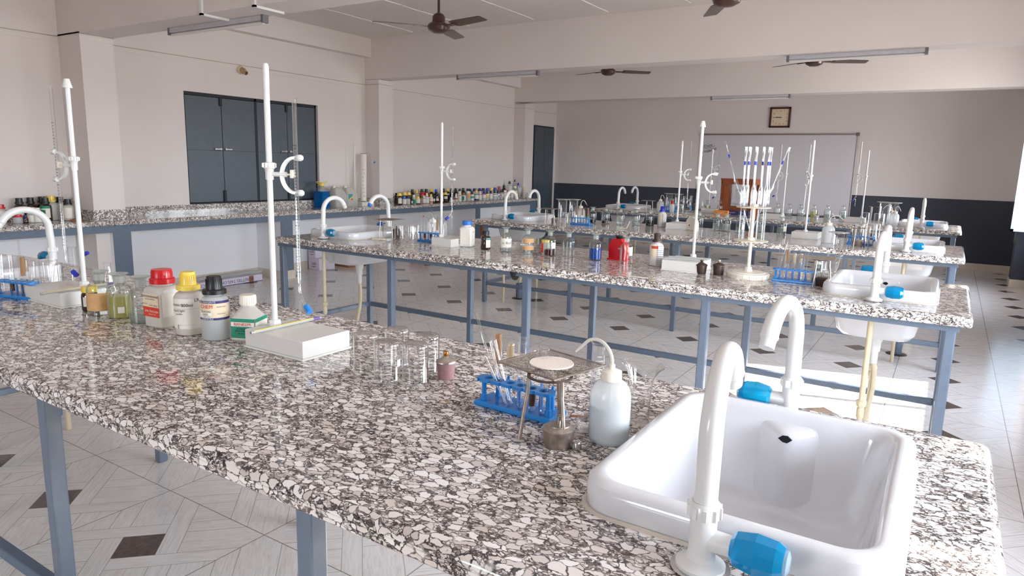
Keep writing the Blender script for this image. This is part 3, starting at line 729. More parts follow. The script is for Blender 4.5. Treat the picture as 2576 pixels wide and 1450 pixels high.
# ------------------------------------------------------------------ burette stands and burettes
def burette_stand(base, rod, zclamp, ang, label, cap='round', clamp=True, rot=0.0, hrod=.81, h=.055, spread=True):
    """base: (x0, y0, x1, y1) footprint, rod: (x, y); ang: direction from rod to burette"""
    x0, y0, x1, y1 = base; cx, cy = (x0 + x1) / 2, (y0 + y1) / 2
    t = thing('burette_stand', label, 'burette stand', (cx, cy, T), rot, 'white plastic burette stands')
    rx, ry = rod[0] - cx, rod[1] - cy; hx, hy = (x1 - x0) / 2, (y1 - y0) / 2
    q = MB(); q.rbox(-hx - .004, hx + .004, -hy - .004, hy + .004, 0, .006, .002); q.rbox(-hx, hx, -hy, hy, .006, h, .002); obj('base', q, M['white'], t)
    q = MB(); q.lathe([(.016, h - .002), (.0175, h), (.0175, h + .012), (.0155, h + .017), (.009, h + .018)], 8, 0, False, rx, ry); obj('nut', q, M['pvc'], t)
    q = MB(); q.cyl(.0085, h, hrod - .01, 18, 0, rx, ry); rd = obj('rod', q, M['pvc'], t)
    q = MB()
    if cap == 'cone': q.lathe([(.0085, hrod - .032), (.0165, hrod - .032), (.0165, hrod - .028), (.009, hrod), (0, hrod)], 18, 0, True, rx, ry)
    else: q.lathe([(.0088, hrod - .06), (.0088, hrod - .008), (.006, hrod), (0, hrod)], 16, 0, True, rx, ry)
    obj('rod_cap', q, M['pvc'], rd)
    if clamp:
        z = zclamp; q = MB(); q.M = Matrix.Translation((rx, ry, z)) @ Matrix.Rotation(ang, 4, 'Z')
        q.lathe([(.0095, -.018), (.0115, -.018), (.0115, .0), (.013, .012), (.017, .016), (.0175, .030), (.009, .032)], 20)
        for k in range(12):
            a = 2 * PI * k / 12; q.bar((.0176 * math.cos(a), .0176 * math.sin(a), .017), (.0176 * math.cos(a), .0176 * math.sin(a), .029), .004, .003)
        q.tube([(.008, 0, -.002), (.052, 0, -.002)], [.0065, .0075], 14); cl = obj('clamp', q, M['pvc'], t)
        q = MB(); q.M = Matrix.Translation((rx, ry, z)) @ Matrix.Rotation(ang, 4, 'Z')
        loops = []
        for k in range(19):
            a = PI / 2 + PI * k / 18; c = Vector((.080 + .042 * math.cos(a), 0, -.004 + .050 * math.sin(a))); n = Vector((math.cos(a), 0, math.sin(a)))
            loops.append([c - n * .004 - Vector((0, .006, 0)), c + n * .004 - Vector((0, .006, 0)), c + n * .004 + Vector((0, .006, 0)), c - n * .004 + Vector((0, .006, 0))])
        q.loft(loops, 0, True, True, False); obj('clamp_arc', q, M['pvc'], cl)
        for s in (1, -1):
            q = MB(); q.M = Matrix.Translation((rx, ry, z)) @ Matrix.Rotation(ang, 4, 'Z') @ Matrix.Translation((.086, .008, -.004 + s * .05)) @ Matrix.Rotation(PI / 2, 4, 'Y')
            q.lathe([(0, -.008), (.009, -.008), (.0095, .008), (.006, .013), (0, .013)], 14); obj('clamp_knob', q, M['pvc'], cl)
        q = MB(); q.M = Matrix.Translation((rx, ry, z)) @ Matrix.Rotation(ang, 4, 'Z'); q.tube([(.050, 0, -.002), (.068, 0, -.002)], .003, 10); q.rbox(.066, .076, -.009, .009, -.012, .012, .002); obj('clamp_jaw', q, M['ivory'], cl)
    return t
CLR = .085
def burette(xy, z0, label, length=.66, keyang=0.0, key='blue', lean=(0, 0)):
    """z0: height of the tip above the floor"""
    t = thing('burette', label, 'burette', (xy[0], xy[1], z0), 0, 'glass burettes')
    t.rotation_euler = (lean[0], lean[1], 0); L = length; R_ = .0062
    q = MB(); q.lathe([(.0036, .135), (R_, .150), (R_, L - .004), (R_ + .0018, L), (R_ + .001, L + .0005), (R_ - .0008, L - .004), (R_ - .0012, .152), (.002, .14)], 16); obj('tube', q, M['tubeglass'], t)
    q = MB(); n = 40
    for k in range(n + 1):
        z = .17 + (L - .30) * k / n; w = 1.9 if k % 5 == 0 else 1.0
        q.loft([[((R_ + .0003) * math.cos(a), (R_ + .0003) * math.sin(a), zz) for zz in (z, z + .0012)] for a in [-PI * .5 + w * (j / 8 - .5) for j in range(9)]], 0, False, False, False) if 0 else None
        a0 = -PI * .35 - w / 2
        vs = []; 
        for j in range(7):
            a = a0 + w * j / 6; vs += [((R_ + .0003) * math.cos(a), (R_ + .0003) * math.sin(a), z), ((R_ + .0003) * math.cos(a), (R_ + .0003) * math.sin(a), z + .0012)]
        q.add(vs, [(2 * j, 2 * j + 2, 2 * j + 3, 2 * j + 1) for j in range(6)])
    for k in range(0, 9):
        q.wrap(str(k * 5), .009, R_ + .0004, -PI * .75, L - .13 - (L - .30) * k / 8, 0)
    obj('graduations', q, M['ink'], t)
    ca, sa = math.cos(keyang), math.sin(keyang)
    q = MB(); q.tube([(0, 0, .137), (0, 0, .115), (.006 * ca, .006 * sa, .100), (.020 * ca, .020 * sa, .083), (.030 * ca, .030 * sa, .073)], [.0036, .0045, .0045, .005, .0055], 12)
    q.tube([(.014 * ca, .014 * sa, .088), (.002 * ca, .002 * sa, .078), (0, 0, .065), (0, 0, .03), (0, 0, 0)], [.0035, .0035, .0035, .003, .0016], 12); obj('stopcock', q, M['tubeglass'], t)
    q = MB(); d = Vector((.8 * ca, .8 * sa, -.6)).normalized(); p = Vector((.030 * ca, .030 * sa, .073)); q.tube([p, p + d * .004, p + d * .006, p + d * .026], [.008, .0092, .0088, .0095], 10, 0, True, False); obj('stopcock_key', q, M[key], t)
    return t
def stand_with_burette(base, rod, zc, ang, lab_s, lab_b, cap='round', length=.66, ztip=.045, key='blue', keyang=None, lean=(0, 0), h=.055, hrod=.81):
    burette_stand(base, rod, zc, ang, lab_s, cap, h=h, hrod=hrod)
    burette((rod[0] + (CLR - .003) * math.cos(ang), rod[1] + (CLR - .003) * math.sin(ang)), T + ztip, lab_b, length, ang + .5 if keyang is None else keyang, key, lean)

# ------------------------------------------------------------------ bottles
def reagent_bottle(xy, label, liq=None, lev=0.0, r=.037, h=.155, z=T, lab=None, txt=None, stopper=None, yaw=-.9, tint='glassg', group='clear glass reagent bottles'):
    t = thing('reagent_bottle', label, 'bottle', (xy[0], xy[1], z), 0, group)
    hb = h * .58; q = MB(); n = r * .42
    prof = [(0, .002), (r * .9, .0005), (r, .005), (r, hb)] + [(n + (r - n) * math.cos(a), hb + h * .16 * math.sin(a)) for a in [PI / 2 * i / 6 for i in range(1, 7)]]
    prof += [(n, h * .80), (n * .96, h * .93), (n * 1.15, h * .955), (n * 1.8, h * .985), (n * 1.85, h), (n * 1.1, h), (n * .8, h * .95)]
    q.lathe(prof[:-6], 28); obj('body', q, M[tint], t)
    q = MB(); q.lathe(prof[-7:], 24); obj('neck', q, M['frost'], t)
    if liq:
        q = MB(); ht = h * lev; q.lathe([(0, .005), (r * .92, .005), (r * .94, .01), (r * .94, min(ht, hb)), (r * .94 if ht <= hb else r * .8, ht), (0, ht)], 24); obj('liquid', q, LQ[liq], t)
    if lab:
        mat, za, zb, sp = lab; q = MB(); n_ = 14; vs = []
        for i in range(n_ + 1):
            a = yaw + sp * (i / n_ - .5); c, s_ = math.cos(a) * (r + .0008), math.sin(a) * (r + .0008); vs += [(c, s_, za * h), (c, s_, zb * h)]
        q.add(vs, [(2 * i, 2 * i + 2, 2 * i + 3, 2 * i + 1) for i in range(n_)], 0, True)
        for tx in (txt or []): q.wrap(tx[0], tx[1], r + .0014, yaw + tx[2], tx[3] * h, 1)
        obj('label', q, [M[mat], M['ink']], t)
    if stopper:
        q = MB(); q.lathe([(0, h * .95), (n * .7, h * .95), (n * .8, h), (n * 1.9, h + .003), (n * 1.9, h + .010), (n * .8, h + .016), (0, h + .016)], 18); obj('stopper', q, M[stopper], t)
    return t
def curved(q, r, yaw, sp, z0, z1, mat=0, off=.0006, n=16):
    vs = []
    for i in range(n + 1):
        a = yaw + sp * (i / n - .5); c, s_ = math.cos(a) * (r + off), math.sin(a) * (r + off); vs += [(c, s_, z0), (c, s_, z1)]
    q.add(vs, [(2 * i, 2 * i + 2, 2 * i + 3, 2 * i + 1) for i in range(n)], mat, True)
def cap_mesh(q, kind, rn, z, h, mat=0):
    """screw caps: plain, tall (tapered with skirt), wide"""
    if kind == 'tall': q.lathe([(rn * 1.05, z), (rn * 1.5, z), (rn * 1.5, z + h * .22), (rn * 1.42, z + h * .26), (rn * 1.02, z + h * .27), (rn * .92, z + h * .97), (rn * .86, z + h), (0, z + h)], 24, mat)
    elif kind == 'wide': q.lathe([(rn, z), (rn * 1.22, z), (rn * 1.22, z + h * .34), (rn * 1.16, z + h * .38), (rn * 1.02, z + h * .40), (rn, z + h * .95), (rn * .95, z + h), (0, z + h)], 28, mat)
    else: q.lathe([(rn, z), (rn * 1.12, z), (rn * 1.12, z + h * .9), (rn * 1.04, z + h), (0, z + h)], 24, mat)
    k = 22
    for i in range(k):
        a = 2 * PI * i / k; rr = rn * (1.0 if kind == 'tall' else 1.01 if kind == 'wide' else 1.125); z0, z1 = (z + h * .35, z + h * .85) if kind != 'plain' else (z + h * .1, z + h * .85)
        q.bar((rr * math.cos(a), rr * math.sin(a), z0), (rr * math.cos(a) * .99, rr * math.sin(a) * .99, z1), .0016, .0012, mat)
def round_bottle(xy, label, body, r, h, cap, ckind='tall', hc=.04, z=T, neck=.5, shoulder=.18, bands=(), texts=(), yaw=-.9, group=None, liq=None, lev=0, cat='bottle', name='plastic_bottle', detail=True):
    """bands: (material, z0, z1, span, yaw offset) as shares of body height; texts: (string, size, angle, z, mat)"""
    t = thing(name, label, cat, (xy[0], xy[1], z), 0, group); hb = h - hc * .9; rn = r * neck
    q = MB(); zs = hb * (1 - shoulder) - .004
    prof = [(0, .003), (r * .85, .0005), (r * .97, .004), (r, .010), (r, zs * .92)] + [(rn + (r - rn) * math.cos(a), zs * .92 + (hb * .93 - zs * .92) * math.sin(a)) for a in [PI / 2 * i / 6 for i in range(1, 7)]] + [(rn, hb), (0, hb)]
    q.lathe(prof, 28 if detail else 16); obj('body', q, M[body], t)
    q = MB(); cap_mesh(q, ckind, rn, hb - hc * .1, hc) if detail else q.lathe([(rn * 1.25, hb - hc * .1), (rn * 1.25, hb + hc * .2), (rn * 1.0, hb + hc * .25), (rn * .95, hb + hc * .9), (0, hb + hc * .9)], 14)
    obj('cap', q, M[cap], t)
    if liq: q = MB(); q.lathe([(0, .006), (r * .93, .006), (r * .93, h * lev), (0, h * lev)], 24); obj('liquid', q, LQ[liq], t)
    if bands or texts:
        mats = []; q = MB()
        def mi(m):
            if m not in mats: mats.append(m)
            return mats.index(m)
        for k, (m, z0, z1, sp, yo) in enumerate(bands): curved(q, r, yaw + yo, sp, z0 * h, z1 * h, mi(m), .0006 + .0004 * k)
        for s_, size, ang, zz, m in texts: q.wrap(s_, size, r + .0026, yaw + ang, zz * h, mi(m))
        obj('label', q, [M[m] for m in mats], t)
    return t
def square_bottle(xy, label, body, hw, h, cap, ckind, hc, rn, rz, z=T, shoulder=.25, flats=(), group=None, name='plastic_bottle', cat='bottle', slope=True):
    """square-section bottle; flats: (face, x0, x1, z0, z1, material) and texts (face, 'text', size, x, z, material), face 0 = -y, 1 = +x"""
    t = thing(name, label, cat, (xy[0], xy[1], z), rz, group); hb = h - hc * .9
    q = MB(); zs = hb * (1 - shoulder); rc = hw * .28
    L = [rrect(0, 0, hw - .006, hw - .006, rc, .0005), rrect(0, 0, hw, hw, rc, .007), rrect(0, 0, hw, hw, rc, zs)]
    for i in range(1, 7):
        f_ = i / 6; g = f_ if slope else math.sin(f_ * PI / 2); w = hw + (rn - hw) * (f_ ** 1.15 if slope else 1 - math.cos(f_ * PI / 2))
        L.append(rrect(0, 0, w, w, rc + (w - rc) * f_, zs + (hb * .93 - zs) * g))
    L += [rrect(0, 0, rn, rn, rn, hb)]; q.loft(L, 0, True, True, True); obj('body', q, M[body], t)
    q = MB(); cap_mesh(q, ckind, rn, hb - hc * .1, hc); obj('cap', q, M[cap], t)
    if flats:
        mats = []; q = MB()
        def mi(m):
            if m not in mats: mats.append(m)
            return mats.index(m)
        def P(face, a, zz, off): return (a, -hw - off, zz) if face == 0 else (hw + off, a, zz)
        for k, fl in enumerate(flats):
            if isinstance(fl[1], str):
                face, s_, size, cx, zz, m = fl; q.text(s_, size, mi(m), (lambda x, y, face=face, cx=cx, zz=zz: P(face, cx + x, zz + y, .0022)))
            else:
                face, a0, a1, z0, z1, m = fl; off = .0005 + .0002 * k; q.add([P(face, a0, z0, off), P(face, a1, z0, off), P(face, a1, z1, off), P(face, a0, z1, off)], [(0, 1, 2, 3)], mi(m))
        obj('label', q, [M[m] for m in mats], t)
    return t

# ------------------------------------------------------------------ glassware
def beaker(xy, label, r=.035, h=.105, up=False, z=T, marks=False, yaw=-.9, spout=.6, group='glass beakers', tilt=(0, 0)):
    t = thing('beaker', label, 'beaker', (xy[0], xy[1], z), 0, group); t.rotation_euler = (tilt[0], tilt[1], 0)
    prof = [(0, .0005), (r * .86, .0005), (r * .97, .004), (r, .010), (r, h * .93), (r * 1.04, h * .975), (r * 1.10, h), (r * 1.06, h + .0004)]
    q = MB(); q.lathe(prof, 32)
    for i, v in enumerate(q.v):
        if v.z > h * .94 and v.length > 0:
            a = math.atan2(v.y, v.x); d = (a - spout + PI) % (2 * PI) - PI; k = math.exp(-(d / .22) ** 2) * (v.z - h * .94) / (h * .06)
            v.x *= 1 + .16 * k; v.y *= 1 + .16 * k
    n0 = len(q.v); R1 = r * 1.10
    ring = []
    for i in range(36):
        a = 2 * PI * i / 36; dd = (a - spout + PI) % (2 * PI) - PI; rr = R1 * (1 + .16 * math.exp(-(dd / .22) ** 2)); ring.append((rr * math.cos(a), rr * math.sin(a), h - .0012))
    loops = []
    for i, p in enumerate(ring):
        n = Vector((p[0], p[1], 0)).normalized(); loops.append([(p[0] + n.x * .0011 * math.cos(b_), p[1] + n.y * .0011 * math.cos(b_), p[2] + .0011 * math.sin(b_)) for b_ in [2 * PI * k / 6 for k in range(6)]])
    q.loft(loops, 0, False, False, True, True)
    if not up:
        for v in q.v: v.z = h - v.z; v.y = -v.y
    obj('body', q, M['glass'], t)
    if marks:
        q = MB(); zf = (lambda s_: s_) if up else (lambda s_: h - s_)
        for k in range(1, 9):
            zz = zf(h * .80 * k / 9 + h * .06); w = .5 if k % 2 == 0 else .28; curved(q, r, yaw, w, zz - .0006, zz + .0006, 0, .0006, 6)
            if k % 2 == 0: q.wrap(str(250 - 25 * k if 0 else 25 * k), .0085, r + .0008, yaw - .45, zz, 0, flip=not up)
        curved(q, r, yaw + .22, .03, min(zf(h * .12), zf(h * .8)), max(zf(h * .12), zf(h * .8)), 0, .0006, 2)
        curved(q, r, yaw + 1.0, .5, zf(h * .5) - .012, zf(h * .5) + .006, 0, .0006, 6)
        obj('graduations', q, M['whiteink'], t)
    return t
def test_tube(p, d, label, L=.15, r=.009, up=True, stain=None, group='test tubes', rim=True):
    """p: lower end, d: direction of the tube"""
    t = thing('test_tube', label, 'test tube', p, 0, group); d = Vector(d).normalized()
    t.rotation_euler = Vector((0, 0, 1)).rotation_difference(d).to_euler()
    prof = [(0, 0)] + [(r * math.sin(a), r - r * math.cos(a)) for a in [PI / 2 * i / 5 for i in range(1, 6)]] + [(r, L - .002), (r * 1.18, L), (r * 1.0, L + .0003)]
    q = MB(); q.lathe(prof, 18)
    if not up:
        for v in q.v: v.z = L - v.z; v.y = -v.y
    obj('body', q, M['glass'], t)
    if stain:
        q = MB(); a, b, m = stain; q.lathe([(r * .84, L * a), (r * .84, L * b)], 16); obj('residue', q, m, t)
    return t
STAIN = clearish('rusty_residue', srgb(206, 160, 110), .45); STAINY = clearish('yellowish_residue', srgb(226, 206, 170), .5)
def tube_rack(xy, rz, label, L=.20, n=6, mat='blueplastic', pegs=True, z=T, hz=.066):
    t = thing('test_tube_rack', label, 'test tube rack', (xy[0], xy[1], z), rz, 'blue test tube racks'); hl = L / 2
    q = MB(); q.rbox(-hl, hl, -.038, .038, 0, .012, .003)
    for i in range(n): q.lathe([(.0095, .0122), (.008, .0124), (0, .0123)], 14, 1, True, -hl + .028 + (L - .056) * i / (n - 1), -.018)
    obj('base', q, [M[mat], M['blue']], t)
    q = MB(); m = 12; hw = .019; z0, z1 = hz - .007, hz; xs = [-hl + .028 + (L - .056) * i / (n - 1) for i in range(n)]; rh = .0105
    edges = [-hl + .012] + [(a + b) / 2 for a, b in zip(xs, xs[1:])] + [hl - .012]
    for i, x in enumerate(xs):
        a, b = edges[i], edges[i + 1]; K = 24
        out = []
        for k in range(K):
            an = 2 * PI * k / K; c, s_ = math.cos(an), math.sin(an); f_ = min((b - x) / c if c > 1e-9 else 9, (a - x) / c if c < -1e-9 else 9, hw / abs(s_) if abs(s_) > 1e-9 else 9); out.append((x + c * f_, -.018 + s_ * f_))
        inn = [(x + rh * math.cos(2 * PI * k / K), -.018 + rh * math.sin(2 * PI * k / K)) for k in range(K)]
        q.loft([[(u, v, z0) for u, v in inn], [(u, v, z0) for u, v in out], [(u, v, z1) for u, v in out], [(u, v, z1) for u, v in inn]], 0, False, False, False, True)
    for s_ in (-1, 1): q.loft([[(s_ * (hl - .012), -.018 - hw, zz), (s_ * (hl - .006), -.018 - hw * .8, zz), (s_ * hl, -.018, zz), (s_ * (hl - .006), -.018 + hw * .8, zz), (s_ * (hl - .012), -.018 + hw, zz)][::s_] for zz in (z0, z1)], 0, True, True, False)
    obj('top_plate', q, M[mat], t)
    for s_ in (-1, 1):
        q = MB(); q.lathe([(.0075, .012), (.0075, .024), (.0055, .026), (.0055, z0 - .004), (.008, z0)], 14, 0, True, s_ * (hl - .016), -.018); obj('post', q, M[mat], t)
    if pegs:
        for x in xs[:]:
            q = MB(); q.lathe([(.0055, .012), (.0045, .05), (.003, .066), (0, .068)], 10, 0, True, x, .020); obj('peg', q, M[mat], t)
    return t, [(x, -.018) for x in xs], [(x, .020) for x in xs]
def rack_tubes(xy, rz, items, lab, L=.20, n=6, z=T):
    """items: (hole index, row, kind, dx, dy, label)"""
    xs = [-L / 2 + .028 + (L - .056) * i / (n - 1) for i in range(n)]; R_ = Matrix.Rotation(rz, 3, 'Z')
    for i, row, kind, dx, dy, lb in items:
        p = R_ @ Vector((xs[i] + (-dx * .06 if kind == 'up' else 0), (-.018 if row == 0 else .020), 0)); d = R_ @ Vector((dx, dy, 1))
        if kind == 'up': test_tube((xy[0] + p.x + (R_ @ Vector((dx * -.0, 0, 0))).x, xy[1] + p.y, z + .0135), d, lb, stain=None)
        elif kind == 'rust': test_tube((xy[0] + p.x, xy[1] + p.y, z + .0135), d, lb, stain=(.5, .97, STAIN))
        elif kind == 'dark': test_tube((xy[0] + p.x, xy[1] + p.y, z + .0135), d, lb, stain=(.08, .3, LQ['brown']))
        else: test_tube((xy[0] + p.x, xy[1] + p.y, z + .0135), d, lb, up=False, L=.135 if kind != 'inv' else .13, stain=(.62, .95, STAINY) if kind == 'invstain' else None)
def measuring_cylinder(xy, label, r=.014, h=.20, z=T, funnel=False):
    t = thing('measuring_cylinder', label, 'measuring cylinder', (xy[0], xy[1], z), 0, 'glass measuring cylinders'); q = MB()
    q.lathe([(0, .0), (r * 2.3, 0), (r * 2.4, .004), (r * 2.0, .008), (r * .9, .014), (r, .022), (r, h - .004), (r * 1.25, h), (r * 1.05, h)], 24); obj('body', q, M['tubeglass'], t)
    q = MB()
    for k in range(12):
        zz = .04 + (h - .07) * k / 11; curved(q, r, -.9, 1.2 if k % 2 == 0 else .7, zz, zz + .001, 0, .0004, 6)
    obj('graduations', q, M['whiteink'], t); return t
def gas_jar(xy, label, r=.026, h=.19, z=T, lid=True):
    t = thing('gas_jar', label, 'gas jar', (xy[0], xy[1], z), 0, 'cylindrical gas jars'); q = MB()
    q.lathe([(0, 0), (r, .001), (r * 1.0, .006), (r, h - .012), (r * 1.05, h - .006), (r * 1.45, h - .002), (r * 1.45, h), (r * 1.0, h)], 24); obj('body', q, M['tubeglass'], t)
    if lid: q = MB(); q.lathe([(0, h + .0005), (r * 1.6, h + .0005), (r * 1.6, h + .003), (0, h + .003)], 24); obj('cover_plate', q, M['milk'], t)
    return t
M['milk'] = clearish('frosted_glass', srgb(220, 222, 220), .6, .3)
def conical_flask(xy, label, r=.042, h=.13, z=T, round_=False):
    t = thing('flask', label, 'flask', (xy[0], xy[1], z), 0, 'glass flasks'); n = r * .32
    if round_: prof = [(0, .001), (r * .4, .0005)] + [(r * math.sin(a), r * .92 - r * math.cos(a) * .92) for a in [PI * .13 + PI * .76 * i / 12 for i in range(13)]] + [(n, r * 1.9), (n, h - .003), (n * 1.25, h)]
    else: prof = [(0, .001), (r * .9, .0005), (r, .006), (r * .98, .016), (n, h * .68), (n, h - .004), (n * 1.25, h), (n * 1.05, h)]
    q = MB(); q.lathe(prof, 28); obj('body', q, M['glass'], t); return t
def funnel(p, label, r=.032, h=.085):
    t = thing('funnel', label, 'funnel', p, 0); q = MB()
    q.lathe([(.003, 0), (.005, h * .45), (r * .98, h), (r, h), (r * .95, h - .002), (.006, h * .48), (.004, 0)], 24); obj('body', q, M['tubeglass'], t); return t
def tripod(c, r, h, label, rz=0.0, top=.05, bent=True, splay=1.0):
    t = thing('tripod_stand', label, 'tripod', (c[0], c[1], T), rz, 'metal tripod stands'); q = MB()
    pts = [(top * math.cos(2 * PI * i / 24), top * math.sin(2 * PI * i / 24)) for i in range(24)]
    q.loft([[(x * .86, y * .86, h - .003) for x, y in pts], [(x, y, h - .003) for x, y in pts], [(x, y, h) for x, y in pts], [(x * .86, y * .86, h) for x, y in pts]], 0, False, False, True, True); obj('ring', q, M['tarnish'], t)
    for k in range(3):
        a = 2 * PI * k / 3; c_, s_ = math.cos(a), math.sin(a); q = MB()
        q.tube([(top * .92 * c_, top * .92 * s_, h - .002), (top * .95 * c_, top * .95 * s_, h * .72), (top * 1.0 * c_, top * s_, h * .66), (r * c_ * .98, r * s_ * .98, .06 * h), (r * c_, r * s_, 0)], .0042, 10); obj('leg', q, M['stain'], t)
    return t
def wire_gauze(c, rz, label, s=.075, z=0.0, disc=True):
    t = thing('wire_gauze', label, 'wire gauze', (c[0], c[1], z), rz, 'wire gauze squares'); q = MB(); n = 26
    for i in range(n + 1):
        x = -s + 2 * s * i / n; q.box(x - .0004, x + .0004, -s, s, 0, .0008); q.box(-s, s, x - .0004, x + .0004, .0005, .0013)
    obj('mesh', q, M['stain'], t)
    q = MB()
    for sg in (-1, 1): q.rbox(sg * s - .004, sg * s + .004, -s - .003, s + .003, -.001, .0026, .001); q.rbox(-s - .003, s + .003, sg * s - .002, sg * s + .002, -.001, .0024, .001)
    obj('rim', q, M['stain'], t)
    if disc: q = MB(); q.lathe([(0, .0036), (.046, .0036), (.047, .0018), (.046, -.0006), (0, -.0006)], 32); obj('ceramic_disc', q, M['gauze_c'], t)
    return t
def spirit_lamp(xy, label, r=.03, h=.07, body='stain', style='pot', capmat='brass', z=T, side=False, group='spirit lamps'):
    t = thing('spirit_lamp', label, 'spirit lamp', (xy[0], xy[1], z), 0, group); q = MB()
    if style == 'pot':
        q.lathe([(0, 0), (r * .82, 0), (r * .86, .003), (r, h * .58), (r * 1.0, h * .60), (0, h * .60)], 28); obj('body', q, M[body], t)
        q = MB(); q.lathe([(r * 1.0, h * .585), (r * 1.09, h * .60), (r * 1.09, h * .635), (r * .95, h * .70), (r * .6, h * .75), (r * .34, h * .80), (r * .30, h * .82), (0, h * .82)], 28); obj('lid', q, M['tarnish' if body == 'tarnish' else 'stain'], t)
        q = MB(); q.lathe([(r * .24, h * .80), (r * .26, h * .86), (r * .20, h * .88), (r * .30, h * .92), (r * .28, h * .98), (0, h)], 18); obj('wick_cap', q, M[capmat], t)
    else:
        q.lathe([(0, 0), (r * .88, 0), (r * .92, .004), (r, h * .58), (r * 1.03, h * .62), (r * 1.03, h * .68), (r * .96, h * .72), (r * .72, h * .80), (r * .70, h * .83), (r * .30, h * .86), (0, h * .86)], 28); obj('body', q, M[body], t)
        q = MB(); q.lathe([(r * .14, h * .85), (r * .14, h * 1.1), (r * .2, h * 1.12), (r * .2, h * 1.16), (0, h * 1.2)], 14); obj('burner_tube', q, M['chrome'], t)
    return t
def wash_bottle(xy, label, r=.042, h=.135, rz=0.0, z=T, tipmat='pvc', liqlev=.55, sp=.10, round_=False):
    """squeeze bottle; the bent spout points along local +x"""
    t = thing('wash_bottle', label, 'wash bottle', (xy[0], xy[1], z), rz, 'white polythene wash bottles'); q = MB(); rn = r * .42
    if round_: prof = [(0, .001), (r * .6, .0005)] + [(r * math.sin(a), h * .46 - h * .46 * math.cos(a)) for a in [PI * .22 + PI * .62 * i / 10 for i in range(11)]] + [(rn, h * .93), (rn, h), (0, h)]
    else: prof = [(0, .004), (r * .88, .0005), (r * .98, .005), (r, .012), (r * 1.0, h * .62)] + [(rn + (r - rn) * math.cos(a), h * .62 + h * .28 * math.sin(a)) for a in [PI / 2 * i / 7 for i in range(1, 8)]] + [(rn, h * .95), (0, h * .95)]
    q.lathe(prof, 32); obj('body', q, M['poly'], t)
    if liqlev: q = MB(); q.lathe([(0, .006), (r * .93, .006), (r * .95, .02), (r * .95, h * liqlev), (0, h * liqlev)], 28); obj('liquid', q, M['water'], t)
    q = MB(); q.lathe([(rn, h * .90), (rn * 1.18, h * .90), (rn * 1.2, h * .92), (rn * 1.15, h * 1.03), (rn * .8, h * 1.05), (rn * .35, h * 1.06), (rn * .35, h * 1.13), (0, h * 1.13)], 24); obj('cap', q, M['ivory'], t)
    q = MB(); pts = [(0, 0, h * .3), (0, 0, h * 1.10)] + [(sp * .5 - sp * .5 * math.cos(a), 0, h * 1.14 + h * .28 * math.sin(a)) for a in [PI * .78 * i / 12 for i in range(1, 13)]]
    d = (Vector(pts[-1]) - Vector(pts[-2])).normalized(); e_ = Vector(pts[-1]) + d * .035; pts.append(tuple(e_)); n = len(pts)
    q.tube(pts, [.0036] * (n - 1) + [.0022], 12); s_ = obj('spout_tube', q, M['polyw'], t)
    if tipmat != 'pvc': q = MB(); q.tube([e_ - d * .006, e_ + d * .008], [.0045, .002], 10); obj('tip', q, M[tipmat], s_)
    return t
def thermometer(a, b, label, r=.0045):
    """glass thermometer in a clear sleeve lying from a to b"""
    a = Vector(a); b = Vector(b); t = thing('thermometer', label, 'thermometer', a, 0, 'thermometers'); L = (b - a).length
    t.rotation_euler = Vector((1, 0, 0)).rotation_difference((b - a).normalized()).to_euler()
    q = MB(); q.tube([(0, 0, 0), (.004, 0, 0), (L - .02, 0, 0), (L, 0, 0)], [r * .9, r, r, r * .85], 14); obj('sleeve', q, M['milk'], t)
    q = MB(); q.box(.012, L - .03, -r * .62, r * .62, r * .80, r * 1.06); obj('scale_strip', q, M['yellow'], t)
    q = MB(); q.tube([(L - .03, 0, 0), (L - .006, 0, 0)], [r * 1.12, r * 1.08], 14); obj('end_plug', q, plain('violet_plug', srgb(104, 84, 150), .5), t)
    q = MB(); q.tube([(0, 0, 0), (.012, 0, 0)], [r * .6, r * 1.05], 14); obj('bulb', q, plain('speckled_bulb', srgb(214, 190, 180), .3, var=.3, scale=400), t)
    return t
# ------------------------------------------------------------------ what stands on the tables
def bp(px, py, r=0.0, z=T):
    p = at(px, py, z); d = Vector((p.x - CAM.x, p.y - CAM.y)).normalized() * r
    return (p.x + d.x, p.y + d.y)
VA = -.75     # bearing of label fronts towards the viewer's side

# ---- nearest table, left to right
sand = tripod((1.46, -4.28), .062, .135, 'metal tripod stand at the left end of the nearest lab table', rz=.4)
wire_gauze((1.46, -4.27), .25, 'rusty wire gauze square on the tripod at the left photo edge', z=T + .1365, disc=False)
spirit_lamp((1.40, -4.19), 'dark brown spirit lamp under the leftmost tripod of the nearest table', r=.03, h=.075, body='tarnish', capmat='tarnish')
RX, RY = 1.80, -4.185
tube_rack((1.735, -4.225), .27, 'blue test tube rack beside the left burette stand of the nearest table')
rack_tubes((1.735, -4.225), .27, [
    (0, 0, 'up', -.10, .1, 'clear test tube in the first hole of the leftmost blue rack'), (2, 0, 'dark', -.05, .05, 'test tube with dark residue in the leftmost blue rack'),
    (3, 0, 'up', .0, .0, 'clear test tube in the middle of the leftmost blue rack'), (4, 0, 'rust', .04, .0, 'test tube with brown stain in the leftmost blue rack'),
    (3, 1, 'invstain', .0, .0, 'upturned brown-stained test tube on a peg of the leftmost blue rack'), (4, 1, 'inv', .0, .05, 'upturned clear test tube on a peg of the leftmost blue rack')], None)
t = thing('glass_rod', 'thin glass rod standing in the leftmost blue rack', 'glass rod', (1.745, -4.215, T + .02)); q = MB(); q.tube([(0, 0, 0), (-.012, 0, .20)], .0032, 8); obj('rod', q, M['tubeglass'], t)
beaker((1.63, -4.06), 'upturned glass beaker behind the leftmost blue rack', marks=False)
beaker((1.52, -4.03), 'upturned glass beaker between the leftmost tripod and the sink', marks=False)
